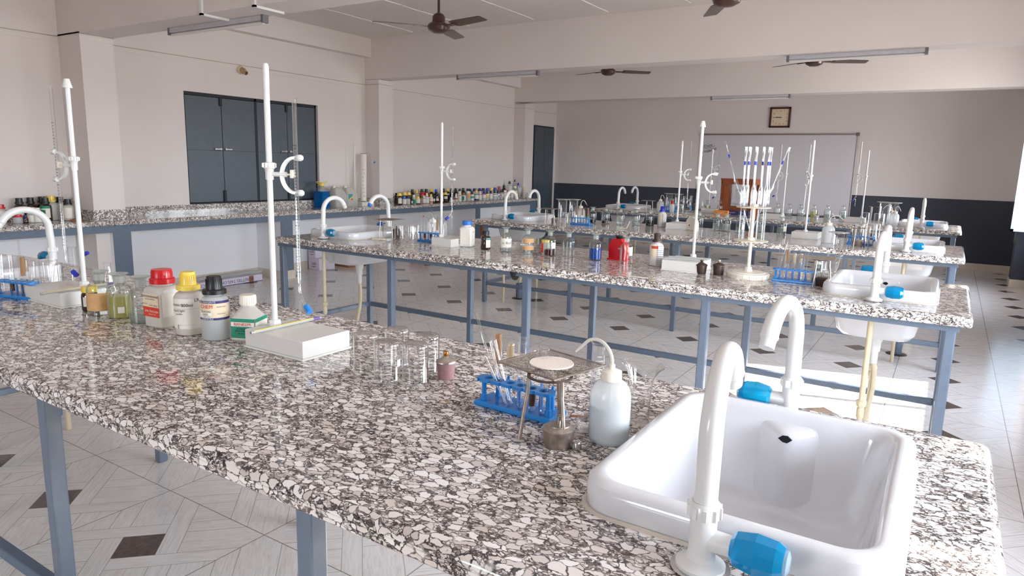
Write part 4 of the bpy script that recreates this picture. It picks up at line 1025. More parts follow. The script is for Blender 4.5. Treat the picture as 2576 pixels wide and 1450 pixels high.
measuring_cylinder((1.80, -4.06), 'tall glass measuring cylinder beside the leftmost burette', r=.0155, h=.185)
t = conical_flask((1.665, -3.96), 'glass flask with dark blue stopper cock behind the leftmost rack', r=.045, h=.125)
q = MB(); q.tube([(-.012, 0, .128), (.012, .0, .134), (.03, .01, .142)], [.006, .010, .007], 10); obj('stopcock_key', q, M['royal'], t)
conical_flask((1.90, -3.98), 'clear conical flask behind the left burette stand of the nearest table', r=.04, h=.125)
stand_with_burette((1.80, -4.235, 2.07, -4.075), (1.972, -4.105), .505, PI + .25, 'white burette stand with cone-shaped rod cap at the left of the nearest table', 'glass burette with dark blue stopcock key at the left of the nearest table', cap='cone', length=.75, ztip=.035, key='royal', keyang=.2)
thermometer((2.055, -4.33 + .04, T + .0605), (2.02, -4.02, T + .0605), 'yellow-striped thermometer lying across the base of the leftmost burette stand')
round_bottle((2.172, -4.185), 'small amber jar with yellow cap half hidden by orange-labelled bottle', 'amber', .027, .088, 'yellow', 'plain', .02, neck=.8, bands=(('paper', .22, .6, 1.3, .1),), yaw=VA, liq=None)
reagent_bottle((2.254, -4.189), 'clear glass bottle with orange-tan paper label beside the leftmost burette stand', r=.042, h=.152, lab=('tan', .12, .53, 2.3), yaw=VA)
reagent_bottle((2.350, -4.173), 'clear glass bottle half full of pale yellow solution, second from the tan-labelled one', 'yellow', .50, r=.040, h=.152, lab=('paper', .14, .28, .5), yaw=-.45)
reagent_bottle((2.470, -4.165), 'clear glass bottle with a little clear liquid beside the red-lidded jar', 'clear', .22, r=.040, h=.154)
square_bottle((2.580, -4.155), 'white square chemical jar with big red lid', 'polyw', .043, .188, 'red', 'wide', .045, .031, .10, shoulder=.16, slope=False, group='plastic chemical bottles on the nearest table', flats=(
    (0, -.040, .034, .040, .112, 'pale'), (0, -.040, .036, .038, .070, 'redlabel'), (0, .0345, .036, .04, .112, 'redlabel'),
    (0, 'BENZOPHENONE', .0098, -.003, .104, 'ink'), (0, 'puriss for synthesis', .006, -.003, .096, 'ink'), (0, 'M.W : 182.22', .007, .012, .076, 'ink'), (0, 'C13H10O', .006, -.030, .080, 'ink'), (0, 'SPECTROCHEM', .0095, .002, .056, 'paper'), (0, '(INDIA) PVT. LTD.', .0045, .004, .047, 'paper'),
    (1, -.038, .03, .04, .112, 'paper'), (1, 'Net 500 g', .007, -.01, .10, 'redlabel'), (1, 'Batch No.', .007, -.01, .082, 'redlabel')))
round_bottle((2.730, -4.160), 'translucent round bottle with yellow cap and 500 ml print', 'polyw', .0445, .196, 'yellow', 'tall', .055, neck=.52, yaw=VA, group='plastic chemical bottles on the nearest table', bands=(('paper', .12, .60, 2.4, .0),), texts=(
    ('500ml', .014, .05, .50, 'ink'), ('02/0008/13', .0095, -.62, .50, 'ink'), ('LR', .015, .68, .575, 'ink'), ('liquid light', .0105, -.55, .415, 'ink'), ('paraffin', .008, -.5, .36, 'ink'), ('1', .018, -.6, .15, 'ink'), ('___________________', .008, 0, .46, 'ink'), ('_______________', .007, -.1, .20, 'ink')))
round_bottle((2.848, -4.150), 'white round bottle with black cap and violet-banded label', 'poly', .0420, .194, 'black', 'tall', .053, neck=.55, yaw=VA, group='plastic chemical bottles on the nearest table', liq='clear', lev=.30, bands=(
    ('navy', .34, .64, 2.6, 0), ('pale', .375, .60, 2.5, 0), ('paper', .375, .475, 1.1, -.65)), texts=(
    ('CHEM', .0155, -.45, .552, 'redlabel'), ('GLACIAL', .0085, -.5, .475, 'ink'), ('-100%', .0085, -.55, .430, 'ink'), ('FINE REAGENTS', .008, -.45, .62, 'paper'), ('M.W. 60.05', .005, -.40, .395, 'ink'), ('Acetic acid', .006, .55, .55, 'ink'), ('Corrosive', .006, .55, .44, 'ink'), ('CHEMICALS', .007, -.4, .357, 'paper')))
square_bottle((2.938, -4.100), 'white square-shouldered bottle with green label beside the thermometer', 'polyw', .0385, .141, 'ivory', 'plain', .030, .021, .45, shoulder=.36, group='plastic chemical bottles on the nearest table', flats=(
    (0, -.036, .037, .012, .074, 'paper'), (0, -.037, .038, .063, .074, 'green'), (0, -.036, .000 + .036, .014, .050, 'green'), (0, 'RANKEM', .0135, .0, .0565, 'redlabel'), (0, 'POTASSIUM', .007, 0, .043, 'ink'), (0, 'THIOCYANATE', .007, 0, .036, 'ink'), (0, 'AR GRADE', .006, 0, .028, 'ink'),
    (1, -.038, .037, .010, .074, 'paper'), (1, -.038, .038, .063, .074, 'green'), (1, '____________', .006, 0, .052, 'ink'), (1, '____________', .006, 0, .042, 'ink'), (1, '____________', .006, 0, .034, 'ink')))
stand_with_burette((3.0, -4.160, 3.248, -3.985), (3.028, -4.075), .505, .42, 'white burette stand with round-topped rod among the bottles of the nearest table', 'tall glass burette with light blue stopcock key on the nearest table', length=.665, ztip=.05, key='blueplastic', keyang=-.15)
thermometer((3.075, -4.225 + .03, T + .061), (3.075, -3.94, T + .061), 'yellow thermometer with violet end across the burette stand base by the white bottles')
for i, (x, y, lb) in enumerate(((3.438, -4.110, 'upturned glass beaker nearest the white burette stand base'), (3.538, -4.138, 'upturned glass beaker with readable 50 to 200 scale, front left of the cluster'), (3.608, -4.111, 'upturned glass beaker beside the mauve spirit lamp, front right of the cluster'), (3.465, -4.020, 'upturned glass beaker at the back of the cluster, left one'), (3.573, -4.023, 'upturned glass beaker at the back of the cluster behind the mauve lamp'))):
    beaker((x, y), lb, r=.0335, h=.103, marks=i in (1, 2, 4), yaw=(-.7, -.75, -.35, -.5, -.2)[i], spout=(2.6, -.2, .1, 1.0, .4)[i], group='upturned beakers on the nearest table')
spirit_lamp((3.649, -4.039), 'mauve spirit lamp with brass wick cap beside the upturned beakers', r=.0245, h=.073, body='pottery', capmat='brass')
RK = (3.925, -4.122)
tube_rack(RK, -.03, 'blue test tube rack in front of the tripod on the nearest table', L=.205)
rack_tubes(RK, -.03, [
    (1, 0, 'up', -.42, .12, 'tilted clear test tube holding a glass rod, in the rack by the tripod'), (2, 0, 'inv', -.62, .0, 'slanting upturned test tube lying across the rack by the tripod'),
    (0, 1, 'rust', -.05, .05, 'upright test tube with rusty stain at the left of the rack by the tripod'), (1, 1, 'invstain', .02, .02, 'upturned test tube with cream-stained end in the rack by the tripod'),
    (3, 0, 'up', .0, .0, 'clear upright test tube in the middle of the rack by the tripod'), (4, 0, 'dark', .0, .03, 'upright test tube with dark sediment under the wire gauze'), (2, 1, 'up', .02, .05, 'clear test tube at the back of the rack by the tripod'),
    (3, 1, 'inv', .0, .03, 'upturned clear test tube on the fourth peg behind the gauze'), (4, 1, 'inv', .0, .03, 'upturned clear test tube on the fifth peg behind the gauze'), (5, 0, 'up', -.02, 0, 'wide clear test tube at the right end of the rack by the tripod')], None, L=.205)
t = thing('glass_rod', 'glass rod leaning out of the tilted test tube by the tripod', 'glass rod', (3.855, -4.118, T + .055)); q = MB(); q.tube([(0, 0, 0), (-.072, .02, .148)], .0034, 8); obj('rod', q, M['tubeglass'], t)
TP = (4.062, -4.232)
tripod(TP, .058, .136, 'metal tripod stand carrying the wire gauze beside the wash bottle', rz=-2.55, top=.046)
wire_gauze((4.028, -4.166), -.235, 'square wire gauze with white ceramic disc on the tripod of the nearest table', s=.079, z=T + .1375)
spirit_lamp((4.092, -4.243), 'stained metal spirit lamp under the tripod of the nearest table', r=.032, h=.053, body='stain', style='drum')
t = thing('metal_stopper', 'small knurled metal stopper beside the spirit lamp under the tripod', 'stopper', (4.134, -4.243, T)); q = MB(); q.lathe([(0, 0), (.0075, 0), (.008, .002), (.008, .014), (.006, .017), (0, .017)], 16)
for k in range(16): a = 2 * PI * k / 16; q.bar((.008 * math.cos(a), .008 * math.sin(a), .002), (.008 * math.cos(a), .008 * math.sin(a), .013), .0014, .001)
obj('shell', q, M['chrome'], t)
wash_bottle((4.163, -4.160), 'milky squeeze wash bottle half full of water beside the large sink', r=.0415, h=.142, rz=2.85, sp=.085)
measuring_cylinder((4.090, -4.070), 'glass measuring cylinder behind the wash bottle', r=.0135, h=.175)
t = thing('conical_measure', 'flared glass measure standing behind the wash bottle near the large sink', 'glass measure', (4.178, -4.035, T)); q = MB()
q.lathe([(0, .001), (.024, .0005), (.026, .005), (.021, .012), (.023, .07), (.027, .105), (.036, .125), (.044, .134), (.043, .1353)], 32)
for v in q.v:
    if v.z > .12: a = math.atan2(v.y, v.x); d = (a + .2 + PI) % (2 * PI) - PI; k_ = math.exp(-(d / .35) ** 2); v.x *= 1 + .22 * k_; v.y *= 1 + .22 * k_
obj('body', q, M['glass'], t)
t = thing('glass_dish', 'small round glass dish beside the wash bottle', 'dish', (4.105, -4.135, T)); q = MB(); q.lathe([(0, .0005), (.022, .0005), (.026, .006), (.027, .022), (.0255, .022), (.0245, .007), (0, .003)], 28); obj('bowl', q, M['glass'], t)
t = thing('wooden_splint', 'small brown splint of wood lying behind the blue rack on the nearest table', 'splint', (4.055, -4.08, T), .5); q = MB(); q.rbox(-.02, .02, -.004, .004, 0, .003, .001); obj('stick', q, M['card'], t)
t = thing('pipe_coupling', 'chrome pipe coupling on the floor behind the table leg', 'coupling', (3.63, -4.33, 0)); q = MB(); q.lathe([(.018, 0), (.034, .0), (.036, .006), (.036, .016), (.030, .022), (.018, .022), (.018, 0)], 24); obj('ring', q, M['chrome'], t)

# ---- second table
tripod((1.275, -1.72), .055, .135, 'metal tripod beside the left sink of the second table', rz=.5)
wire_gauze((1.30, -1.70), .15, 'dark wire gauze on the tripod beside the left sink of the second table', z=T + .1365, disc=False)
spirit_lamp((1.30, -1.62), 'dark spirit lamp behind the tripod beside the left sink of the second table', r=.03, h=.085, body='tarnish', capmat='tarnish')
wash_bottle((1.50, -1.45), 'round-bodied wash bottle with red tip behind the left tripod of the second table', r=.05, h=.13, rz=2.9, tipmat='red', liqlev=0, round_=True, sp=.1)
for i, (x, y, lb) in enumerate(((1.385, -1.69, 'first'), (1.455, -1.655, 'second'), (1.52, -1.71, 'third'), (1.44, -1.58, 'fourth'))):
    beaker((x, y), '%s upturned beaker from the left tripod on the second table' % lb, r=.034, h=.105, group='upturned beakers on the second table')
RK = (1.655, -1.66); tube_rack(RK, -.05, 'blue test tube rack beside the upturned beakers of the second table')
rack_tubes(RK, -.05, [(0, 0, 'up', 0, 0, 'clear test tube in the first hole of the second table left rack'), (1, 0, 'dark', 0, 0, 'test tube with dark residue in the second table left rack'), (2, 0, 'up', .03, 0, 'clear test tube in the third hole of the second table left rack'), (3, 0, 'dark', -.02, 0, 'test tube with brown residue in the second table left rack'),
    (5, 0, 'rust', .02, 0, 'rust-stained test tube at the right of the second table left rack'), (1, 1, 'inv', 0, 0, 'upturned test tube on a peg of the second table left rack')], None)
measuring_cylinder((1.60, -1.55), 'measuring cylinder behind the blue rack of the second table, left side', r=.015, h=.18)
measuring_cylinder((1.70, -1.56), 'measuring cylinder carrying a glass funnel on the second table', r=.019, h=.15)
funnel((1.70, -1.56, T + .115), 'glass funnel in the measuring cylinder of the second table')
t = thing('glass_rod', 'glass rod standing behind the left rack of the second table', 'glass rod', (1.63, -1.60, T)); q = MB(); q.tube([(0, 0, 0), (-.02, 0, .22)], .0035, 8); obj('rod', q, M['tubeglass'], t)
t = thing('soap_dish', 'small flat beige dish by the foot of the left tripod of the second table', 'dish', (1.325, -1.835, T), .2); q = MB(); q.rbox(-.05, .05, -.018, .018, 0, .012, .005); obj('dish', q, M['cream'], t)
stand_with_burette((1.80, -1.835, 1.965, -1.635), (1.812, -1.745), .495, .15, 'white burette stand left of the blue-capped jar on the second table', 'glass burette held left of the blue-capped jar on the second table', length=.66, ztip=.12, key='royal', keyang=-1.9)
square_bottle((1.995, -1.70), 'white plastic jar with blue screw cap beside the second table burette stand', 'white', .043, .172, 'blue', 'plain', .028, .028, .3, shoulder=.20, slope=False, group='bottles along the second table', flats=((0, -.03, .034, .02, .115, 'paper'), (1, -.03, .034, .02, .115, 'paper')) + tuple((0, -.041, -.032, .02 + .011 * i, .0245 + .011 * i, 'card') for i in range(9)) + ((1, 'SODIUM', .010, 0, .1, 'navy'), (1, '________', .009, 0, .075, 'navy'), (1, '________', .009, 0, .05, 'navy')))
round_bottle((2.172, -1.735), 'black-brown amber bottle with black cap and teal-edged label', 'amber', .0335, .122, 'black', 'plain', .028, neck=.58, yaw=-.35, group='bottles along the second table', bands=(('paper', .12, .60, 1.1, 0), ('teal', .52, .60, 1.1, 0)))
GB = 'glass bottles along the second table'
reagent_bottle((2.335, -1.745), 'clear glass bottle with handwritten white Acid label', 'clear', .10, lab=('paper', .20, .56, 2.2), txt=[('ic Acid', .024, 0, .38)], yaw=VA, group=GB)
t = thing('evaporating_dish', 'white rounded porcelain dish behind the bottle with the handwritten label', 'dish', (2.40, -1.60, T), .3); q = MB(); q.lathe([(0, .0), (.018, .0), (.034, .012), (.044, .032), (.046, .038), (.042, .037), (.032, .016), (0, .006)], 24); obj('bowl', q, M['porcelain'], t)
reagent_bottle((2.489, -1.728), 'clear glass bottle with two tan paper bands', None, 0, lab=('tan', .16, .33, 2.5), yaw=VA, group=GB)
o = [c for c in bpy.data.objects if c.get('label') == 'clear glass bottle with two tan paper bands'][0]
q = MB(); curved(q, .0375, VA, 2.5, .070, .098); obj('label', q, M['tan'], o)
square_bottle((2.575, -1.655), 'small square jar with yellow lid and red stripe behind the dark red bottle', 'polyw', .024, .088, 'yellow', 'plain', .014, .022, .1, shoulder=.08, slope=False, group=None, flats=((0, -.02, -.004, .008, .068, 'redlabel'), (0, 'LITMUS', .006, .01, .05, 'ink')))
reagent_bottle((2.641, -1.714), 'glass bottle with a layer of dark red liquid', 'red', .26, lab=('paper', .30, .54, .9), yaw=-.4, group=GB)
reagent_bottle((2.763, -1.698), 'empty clear glass bottle left of the blue solution', None, 0, group=GB)
reagent_bottle((2.941, -1.694), 'glass bottle half full of deep blue solution', 'blue', .46, r=.038, group=GB)
t = thing('red_box', 'red round-topped plastic case with dark knob on the second table', 'case', (3.045, -1.585, T), -.15)
q = MB(); pts = [(-.055, 0), (.055, 0), (.058, .06), (.052, .10), (.030, .128), (-.030, .128), (-.052, .10), (-.058, .06)]
q.loft([[(x * .94, -.030, z * .97 + .002) for x, z in pts], [(x, -.024, z) for x, z in pts], [(x, .024, z) for x, z in pts], [(x * .94, .03, z * .97 + .002) for x, z in pts]], 0, True, True, True)
q.text('SET', .012, 1, lambda x, y: (x + .02, -.0306, y + .07)); q.box(-.06, .06, -.034, .034, 0, .008); obj('shell', q, [M['red'], M['paper']], t)
q = MB(); q.lathe([(0, .127), (.018, .127), (.024, .140), (.024, .146), (0, .146)], 16); obj('knob', q, M['black'], t)
reagent_bottle((3.138, -1.691), 'empty glass bottle with small white label in front of the red case', None, 0, lab=('paper', .30, .62, .75), yaw=-.35, group=GB)
round_bottle((3.312, -1.668), 'white plastic bottle with dark grey cap and printed rows of blue lettering', 'white', .0395, .186, 'tarnish', 'tall', .05, neck=.45, yaw=VA, group='bottles along the second table', bands=(('pale', .28, .62, 1.0, -.75), ('redlabel', .54, .62, 1.0, -.75)), texts=tuple(('Pyrochem', .0115, .12, .06 + .062 * i, 'navy') for i in range(10)))
burette_stand((3.40, -1.815, 3.60, -1.575), (3.50, -1.585), .48, .1, 'white burette stand with cone cap and empty clamp on the second table', cap='cone', h=.058)
for i in range(3):
    t = thing('glass_tube', ('red-tipped', 'middle', 'rear')[i] + ' glass tube lying across the base of the empty-clamp burette stand', 'glass tube', (3.405, -1.79 + .05 * i, T + .0625), 0, 'glass tubes on the stand base'); q = MB(); q.tube([(-.012, 0, 0), (.205, .06, .0)], .0045, 10); obj('tube', q, M['milk'], t)
spirit_lamp((3.615, -1.795), 'dark spirit lamp beside the empty-clamp burette stand', r=.029, h=.076, body='tarnish', capmat='tarnish', group='dark spirit lamps')
spirit_lamp((3.700, -1.772), 'dark spirit lamp with metal burner knot beside the pipette stand', r=.0295, h=.082, body='tarnish', capmat='stain', group='dark spirit lamps')
# pipette stand
PX, PY = 3.846, -1.745
t = thing('pipette_stand', 'ivory two-tier revolving pipette stand on the second table', 'pipette stand', (PX, PY, T))
q = MB(); q.lathe([(0, 0), (.105, 0), (.108, .004), (.108, .022), (.104, .026), (.086, .028), (.084, .031), (.02, .033), (0, .033)], 48)
for k in range(20): a = 2 * PI * k / 20; q.bar((.1083 * math.cos(a), .1083 * math.sin(a), .004), (.1083 * math.cos(a), .1083 * math.sin(a), .022), .0012, .001, 1)
obj('base', q, [M['ivory'], M['alu']], t)
q = MB(); q.cyl(.0095, .03, .445, 20); q.lathe([(.020, .031), (.020, .043), (.017, .045), (.017, .055), (.0095, .056)], 8, 0, False); q.lathe([(.0095, .40), (.011, .405), (.011, .44), (.006, .452), (0, .452)], 16); obj('column', q, M['ivory'], t)
for z in (.190, .362):
    q = MB(); q.lathe([(.010, z), (.084, z), (.086, z + .002), (.084, z + .005), (.010, z + .005)], 40); q.lathe([(.010, z + .004), (.019, z + .005), (.018, z + .018), (.010, z + .020)], 10, 0, False)
    obj('tray', q, M['cream'], t)
PG = glass('pipette_glass', (.96, .97, .98), (.62, .66, .70), start=.3, f0=.10, pw=2.2)
def pipette(x, y, label, z=.192, tilt=None, col='royal'):
    t = thing('pipette', label, 'pipette', (x, y, T + z), 0, 'glass pipettes in the stand')
    if tilt: t.rotation_euler = tilt
    q = MB(); q.lathe([(0, 0), (.0012, 0), (.0034, .02), (.0036, .165), (.0095, .185), (.0105, .20), (.0105, .25), (.0095, .265), (.0038, .285), (.0038, .44), (.0055, .445), (.0055, .475), (.0035, .475)], 14); obj('body', q, PG, t)
    q = MB(); q.lathe([(.0041, .385), (.0044, .388), (.0044, .400), (.0041, .403)], 12); obj('ring_mark', q, M[col], t)
for k in range(11):
    a = 2 * PI * k / 11 + .2; pipette(PX + .062 * math.cos(a), PY + .062 * math.sin(a), 'bulb pipette in the ivory stand, number %d going round from the cabinet side' % (k + 1), col='ink' if k % 4 == 1 else 'royal')
pipette(PX + .0, PY - .03, 'pipette leaning out to the right through the ivory stand', z=.22, tilt=(0, .33, .4)); pipette(PX - .02, PY + .02, 'pipette leaning out to the left through the ivory stand', z=.25, tilt=(0, -.34, 0))
RK = (4.075, -1.735); tube_rack(RK, 0.0, 'blue test tube rack between the pipette stand and the right sink of the second table', L=.21)
rack_tubes(RK, 0.0, [(0, 0, 'up', .03, 0, 'clear test tube with a glass rod beside the pipette stand'), (1, 0, 'up', .02, 0, 'clear test tube in the second hole of the rack beside the pipette stand'), (1, 1, 'rust', 0, 0, 'greenish-stained test tube at the back of the rack beside the pipette stand'), (2, 1, 'invstain', 0, 0, 'upturned test tube with beige end in the rack beside the pipette stand'), (3, 1, 'invstain', 0, 0, 'upturned test tube with pink-stained end in the rack beside the pipette stand'), (4, 0, 'up', .03, 0, 'clear test tube at the right of the rack beside the pipette stand')], None, L=.21)
t = thing('glass_rod', 'long glass rod leaning out of the rack beside the pipette stand', 'glass rod', (3.995, -1.75, T + .02)); q = MB(); q.tube([(0, 0, 0), (.035, 0, .215)], .0036, 8); obj('rod', q, M['tubeglass'], t)
tripod((4.195, -1.80), .056, .135, 'metal tripod beside the right sink of the second table', rz=.25, top=.045)
wire_gauze((4.18, -1.77), .1, 'brown wire gauze on the tripod beside the right sink of the second table', z=T + .1365, disc=False)
spirit_lamp((4.206, -1.765), 'brown metal spirit lamp under the right tripod of the second table', r=.031, h=.052, body='tarnish', style='drum')
beaker((4.21, -1.62), 'glass beaker behind the right tripod of the second table', r=.036, h=.105, up=True)
beaker((4.213, -1.622), 'glass beaker stacked tilted inside another beaker by the right sink of the second table', r=.033, h=.105, up=True, z=T + .05, tilt=(.10, .22))
reagent_bottle((4.168, -1.66), 'small dropper bottle with white top behind the right tripod of the second table', None, 0, r=.018, h=.09, stopper='white')
t = thing('wooden_splint', 'pale splint lying at the front edge of the second table', 'splint', (3.40, -2.14, T), .06); q = MB(); q.rbox(-.05, .05, -.004, .004, 0, .003, .001); obj('stick', q, M['ivory'], t)

# ---- third table
tripod((1.42, .42), .055, .135, 'metal tripod beside the left sink of the third table', rz=.3)
wire_gauze((1.42, .43), .1, 'dark wire gauze on the tripod beside the left sink of the third table', z=T + .1365, disc=False)
spirit_lamp((1.44, .50), 'spirit lamp behind the tripod at the left of the third table', r=.03, h=.055, body='stain', style='drum')
gas_jar((1.43, .68), 'tall covered gas jar left of the red-tipped wash bottle on the third table', r=.045, h=.22)
gas_jar((1.50, .78), 'second tall covered gas jar left of the red-tipped wash bottle on the third table', r=.045, h=.22)
beaker((1.545, .52), 'upturned beaker beside the left blue rack of the third table', r=.035, h=.105)
beaker((1.60, .60), 'upturned beaker behind the left blue rack of the third table', r=.035, h=.105)
wash_bottle((1.56, .82), 'white wash bottle with red tip at the left of the third table', r=.045, h=.15, rz=.3, tipmat='red', liqlev=0, sp=.05)
RK = (1.735, .50); tube_rack(RK, .0, 'blue test tube rack at the left of the third table', L=.21)
rack_tubes(RK, .0, [(i, 0, 'up' if i % 2 == 0 else 'rust', 0, 0, '%s test tube of the left blue rack of the third table' % ('first', 'second', 'third', 'fourth', 'fifth', 'sixth')[i]) for i in range(6)], None, L=.21)
G3 = 'glass bottles along the third table'
for px, py, lb, lq, lev, st in ((1490, 562, 'clear bottle with dark dregs right of the left blue rack of the third table', 'dark', .24, None), (1523, 564, 'clear bottle with brown dregs on the third table', 'brown', .20, None), (1560, 567, 'empty clear bottle third from the left rack on the third table', 'clear', .06, None),
        (1599, 568, 'clear bottle with white stopper on the third table', 'clear', .3, 'white'), (1634, 571, 'bottle half full of dark liquid beside the blue-capped plastic bottle', 'dark', .42, None), (1757, 577, 'clear bottle behind the white arch-shaped plate', None, 0, None),
        (1803, 581, 'bottle of clear liquid, left of the milky one on the third table', 'clear', .42, None), (1826, 583, 'bottle of milky liquid on the third table, left of the pipettes', 'milky', .45, None), (1861, 587, 'bottle with white label behind the pipettes, left one', 'clear', .3, None), (1912, 585, 'bottle with pale liquid behind the pipettes, right one', 'milky', .4, None), (1965, 592, 'bottle of clear liquid right of the pipette stand on the third table', 'clear', .40, None)):
    reagent_bottle(bp(px, py, .04), lb, lq, lev, r=.040, h=.157, stopper=st, lab=('paper', .2, .5, .9) if px in (1861, 1965) else None, yaw=-.6, group=G3)
t = thing('rubber_tube', 'bent white delivery tube on the front edge of the third table', 'tube', bp(1568, 577) + (T,)); q = MB(); q.tube([(-.05, .0, .005), (0, 0, .005), (.03, .005, .012), (.045, .01, .05), (.052, .012, .075)], .004, 8); obj('tube', q, M['ivory'], t)
round_bottle(bp(1664, 572, .04), 'white plastic bottle with royal blue cap and dark print on the third table', 'white', .0415, .195, 'royal', 'tall', .05, neck=.45, yaw=VA, bands=(('pale', .3, .6, .9, -.7),), texts=tuple(('Pyrochem', .0125, .12, .06 + .062 * i, 'navy') for i in range(10)))
stand_with_burette((2.485, .75, 2.68, 1.0), (2.51, .985), .50, .15, 'white burette stand behind the white arch plate on the third table', 'glass burette held behind the white arch plate on the third table', length=.69, ztip=.12, key='blueplastic', keyang=-.3)
t = thing('arch_plate', 'white arch-shaped plastic plate with a small hole standing on the third table', 'plate', (2.735, .745, T), -.55); q = MB()
def archp(hw, hh, n=14): return [(-hw, 0), (hw, 0), (hw, hh - hw)] + [(hw * math.cos(a), hh - hw + hw * math.sin(a)) for a in [PI * k / n for k in range(1, n)]] + [(-hw, hh - hw)]
A_ = archp(.075, .125); B_ = archp(.058, .106)
q.loft([[(x, .015, z) for x, z in A_], [(x, -.012, z) for x, z in A_], [(x * .95, -.016, z * .985 + .001) for x, z in A_], [(x, -.016, z + .01) for x, z in B_], [(x * .96, -.006, z * .97 + .012) for x, z in B_]], 0, True, True, True); obj('plate', q, M['ivory'], t)
q = MB(); q.M = Matrix.Translation((-.03, -.0065, .045)) @ Matrix.Rotation(PI / 2, 4, 'X'); q.cyl(.006, -.001, .001, 14); obj('hole', q, M['hole'], t)
stand_with_burette((3.595, .72, 3.80, .93), (3.69, .80), .50, 2.05, 'white burette stand with its burette close behind the rod, beside the third table wash bottle', 'glass burette close against the rod beside the third table wash bottle', length=.70, ztip=.08, key='blueplastic', keyang=-.4)
wash_bottle((3.905, .52), 'white wash bottle with red tip on the third table, beside the burette stand', r=.047, h=.155, rz=.15, tipmat='red', liqlev=0, sp=.09)
gas_jar((4.02, .19), 'wide glass jar with white cover plate at the front edge of the third table', r=.045, h=.115)
RK = (4.14, .62); tube_rack(RK, .0, 'pale blue test tube rack at the right of the third table', L=.21)
rack_tubes(RK, .0, [(i, 0, 'up' if i % 2 else 'invstain', 0, 0, '%s test tube of the right blue rack of the third table' % ('first', 'second', 'third', 'fourth', 'fifth', 'sixth')[i]) for i in range(6)], None, L=.21)
tripod((4.125, .44), .058, .14, 'metal tripod at the right of the third table', rz=.2, top=.048)
spirit_lamp((4.13, .47), 'metal spirit lamp under the right tripod of the third table', r=.032, h=.055, body='stain', style='drum')
beaker((4.225, .52), 'upturned beaker beside the right sink of the third table', r=.036, h=.105)
beaker((4.20, .78), 'tall upturned beaker behind the right tripod of the third table', r=.045, h=.16)
beaker((4.10, .88), 'wide upturned beaker at the back right of the third table', r=.045, h=.15)

# ---- farthest table
tripod((1.42, 3.02), .055, .135, 'metal tripod beside the left sink of the farthest table', rz=.3)
wire_gauze((1.42, 3.02), .1, 'dark wire gauze on the tripod beside the left sink of the farthest table', z=T + .1365, disc=False)
wash_bottle((1.54, 3.12), 'white wash bottle beside the left tripod of the farthest table', r=.045, h=.15, rz=.2, tipmat='red', liqlev=0, sp=.04)
gas_jar((1.50, 3.55), 'covered gas jar behind the left wash bottle of the farthest table', r=.045, h=.22); gas_jar((1.64, 3.5), 'covered gas jar beside the red-capped bottle of the farthest table', r=.045, h=.22)
round_bottle((1.70, 3.12), 'small clear bottle with red cone cap on the farthest table', 'poly', .03, .15, 'red', 'tall', .04, neck=.5)
measuring_cylinder((1.74, 3.45), 'measuring cylinder right of the red-capped bottle of the farthest table', r=.018, h=.20); measuring_cylinder((1.84, 3.42), 'measuring cylinder left of the round flask of the farthest table', r=.018, h=.21)
beaker((1.79, 3.20), 'upturned beaker in front of the measuring cylinders of the farthest table', r=.035, h=.105); conical_flask((1.99, 3.42), 'round glass flask left of the bottle row of the farthest table', r=.05, h=.15, round_=True)
RK = (1.60, 3.30); tube_rack(RK, .0, 'blue test tube rack at the left of the farthest table')
rack_tubes(RK, 0, [(i, 0, 'up', 0, 0, '%s test tube of the left rack of the farthest table' % ('first', 'second', 'third', 'fourth')[i]) for i in range(4)], None)
G4 = 'glass bottles along the farthest table'
for px, py, lb, lq, lev in ((1691, 531, 'bottle of milky liquid, first of the farthest table bottles from the left', 'milky', .45), (1712, 532, 'bottle of greenish liquid, second of the farthest table bottles from the left', 'clear', .35), (1730, 531, 'empty bottle behind the burette left of the cabinet, farthest table', None, 0), (1751, 535, 'empty bottle behind the cone-capped stand, farthest table', None, 0), (1778, 535, 'bottle with yellow band of liquid on the farthest table', 'yellow', .55), (1811, 537, 'clear bottle just left of the orange carton', 'clear', .3),
        (1954, 545, 'clear bottle just right of the wooden case behind the pipettes', 'clear', .2), (1984, 546, 'clear bottle behind the cone-capped burette rod of the farthest table', 'clear', .2), (2012, 548, 'clear bottle left of the yellow solution on the farthest table', 'clear', .35), (2046, 549, 'bottle of yellow solution on the farthest table', 'yellow', .5), (2080, 551, 'bottle of cloudy liquid right of the yellow solution on the farthest table', 'milky', .35), (2119, 552, 'bottle of pale liquid at the right end of the farthest bottle row', 'clear', .5)):
    reagent_bottle(bp(px, py, .04), lb, lq, lev, r=.040, h=.158, group=G4)
for i, (px, lb) in enumerate(((1756, 'left'), (1793, 'right'))):
    p = bp(px, 533); t = thing('petri_dish', 'flat white dish on the farthest table, %s of the yellow-banded bottle' % lb, 'dish', (p[0], p[1], T)); q = MB(); q.lathe([(0, 0), (.05, 0), (.052, .012), (.049, .012), (.047, .003), (0, .003)], 24); obj('dish', q, M['porcelain'], t)
t = thing('balance_case', 'polished wooden glazed balance case on the farthest table', 'balance case', (2.40, 3.66, T), -.12)
hw, hd, hh = .205, .14, .435; q = MB(); q.rbox(-hw - .01, hw + .01, -hd - .01, hd + .01, 0, .03, .004); obj('plinth', q, M['wood'], t)
q = MB()
for sx in (-1, 1):
    for sy in (-1, 1): q.rbox(sx * (hw - .02) - .02, sx * (hw - .02) + .02, sy * (hd - .015) - .015, sy * (hd - .015) + .015, .03, hh, .003)
q.rbox(-hw - .008, hw + .008, -hd - .008, hd + .008, hh - .01, hh + .012, .004)
for sy in (-1, 1): q.box(-hw, hw, sy * (hd - .012) - .01, sy * (hd - .012) + .01, hh - .06, hh - .01); q.box(-hw, hw, sy * (hd - .012) - .01, sy * (hd - .012) + .01, .03, .09)
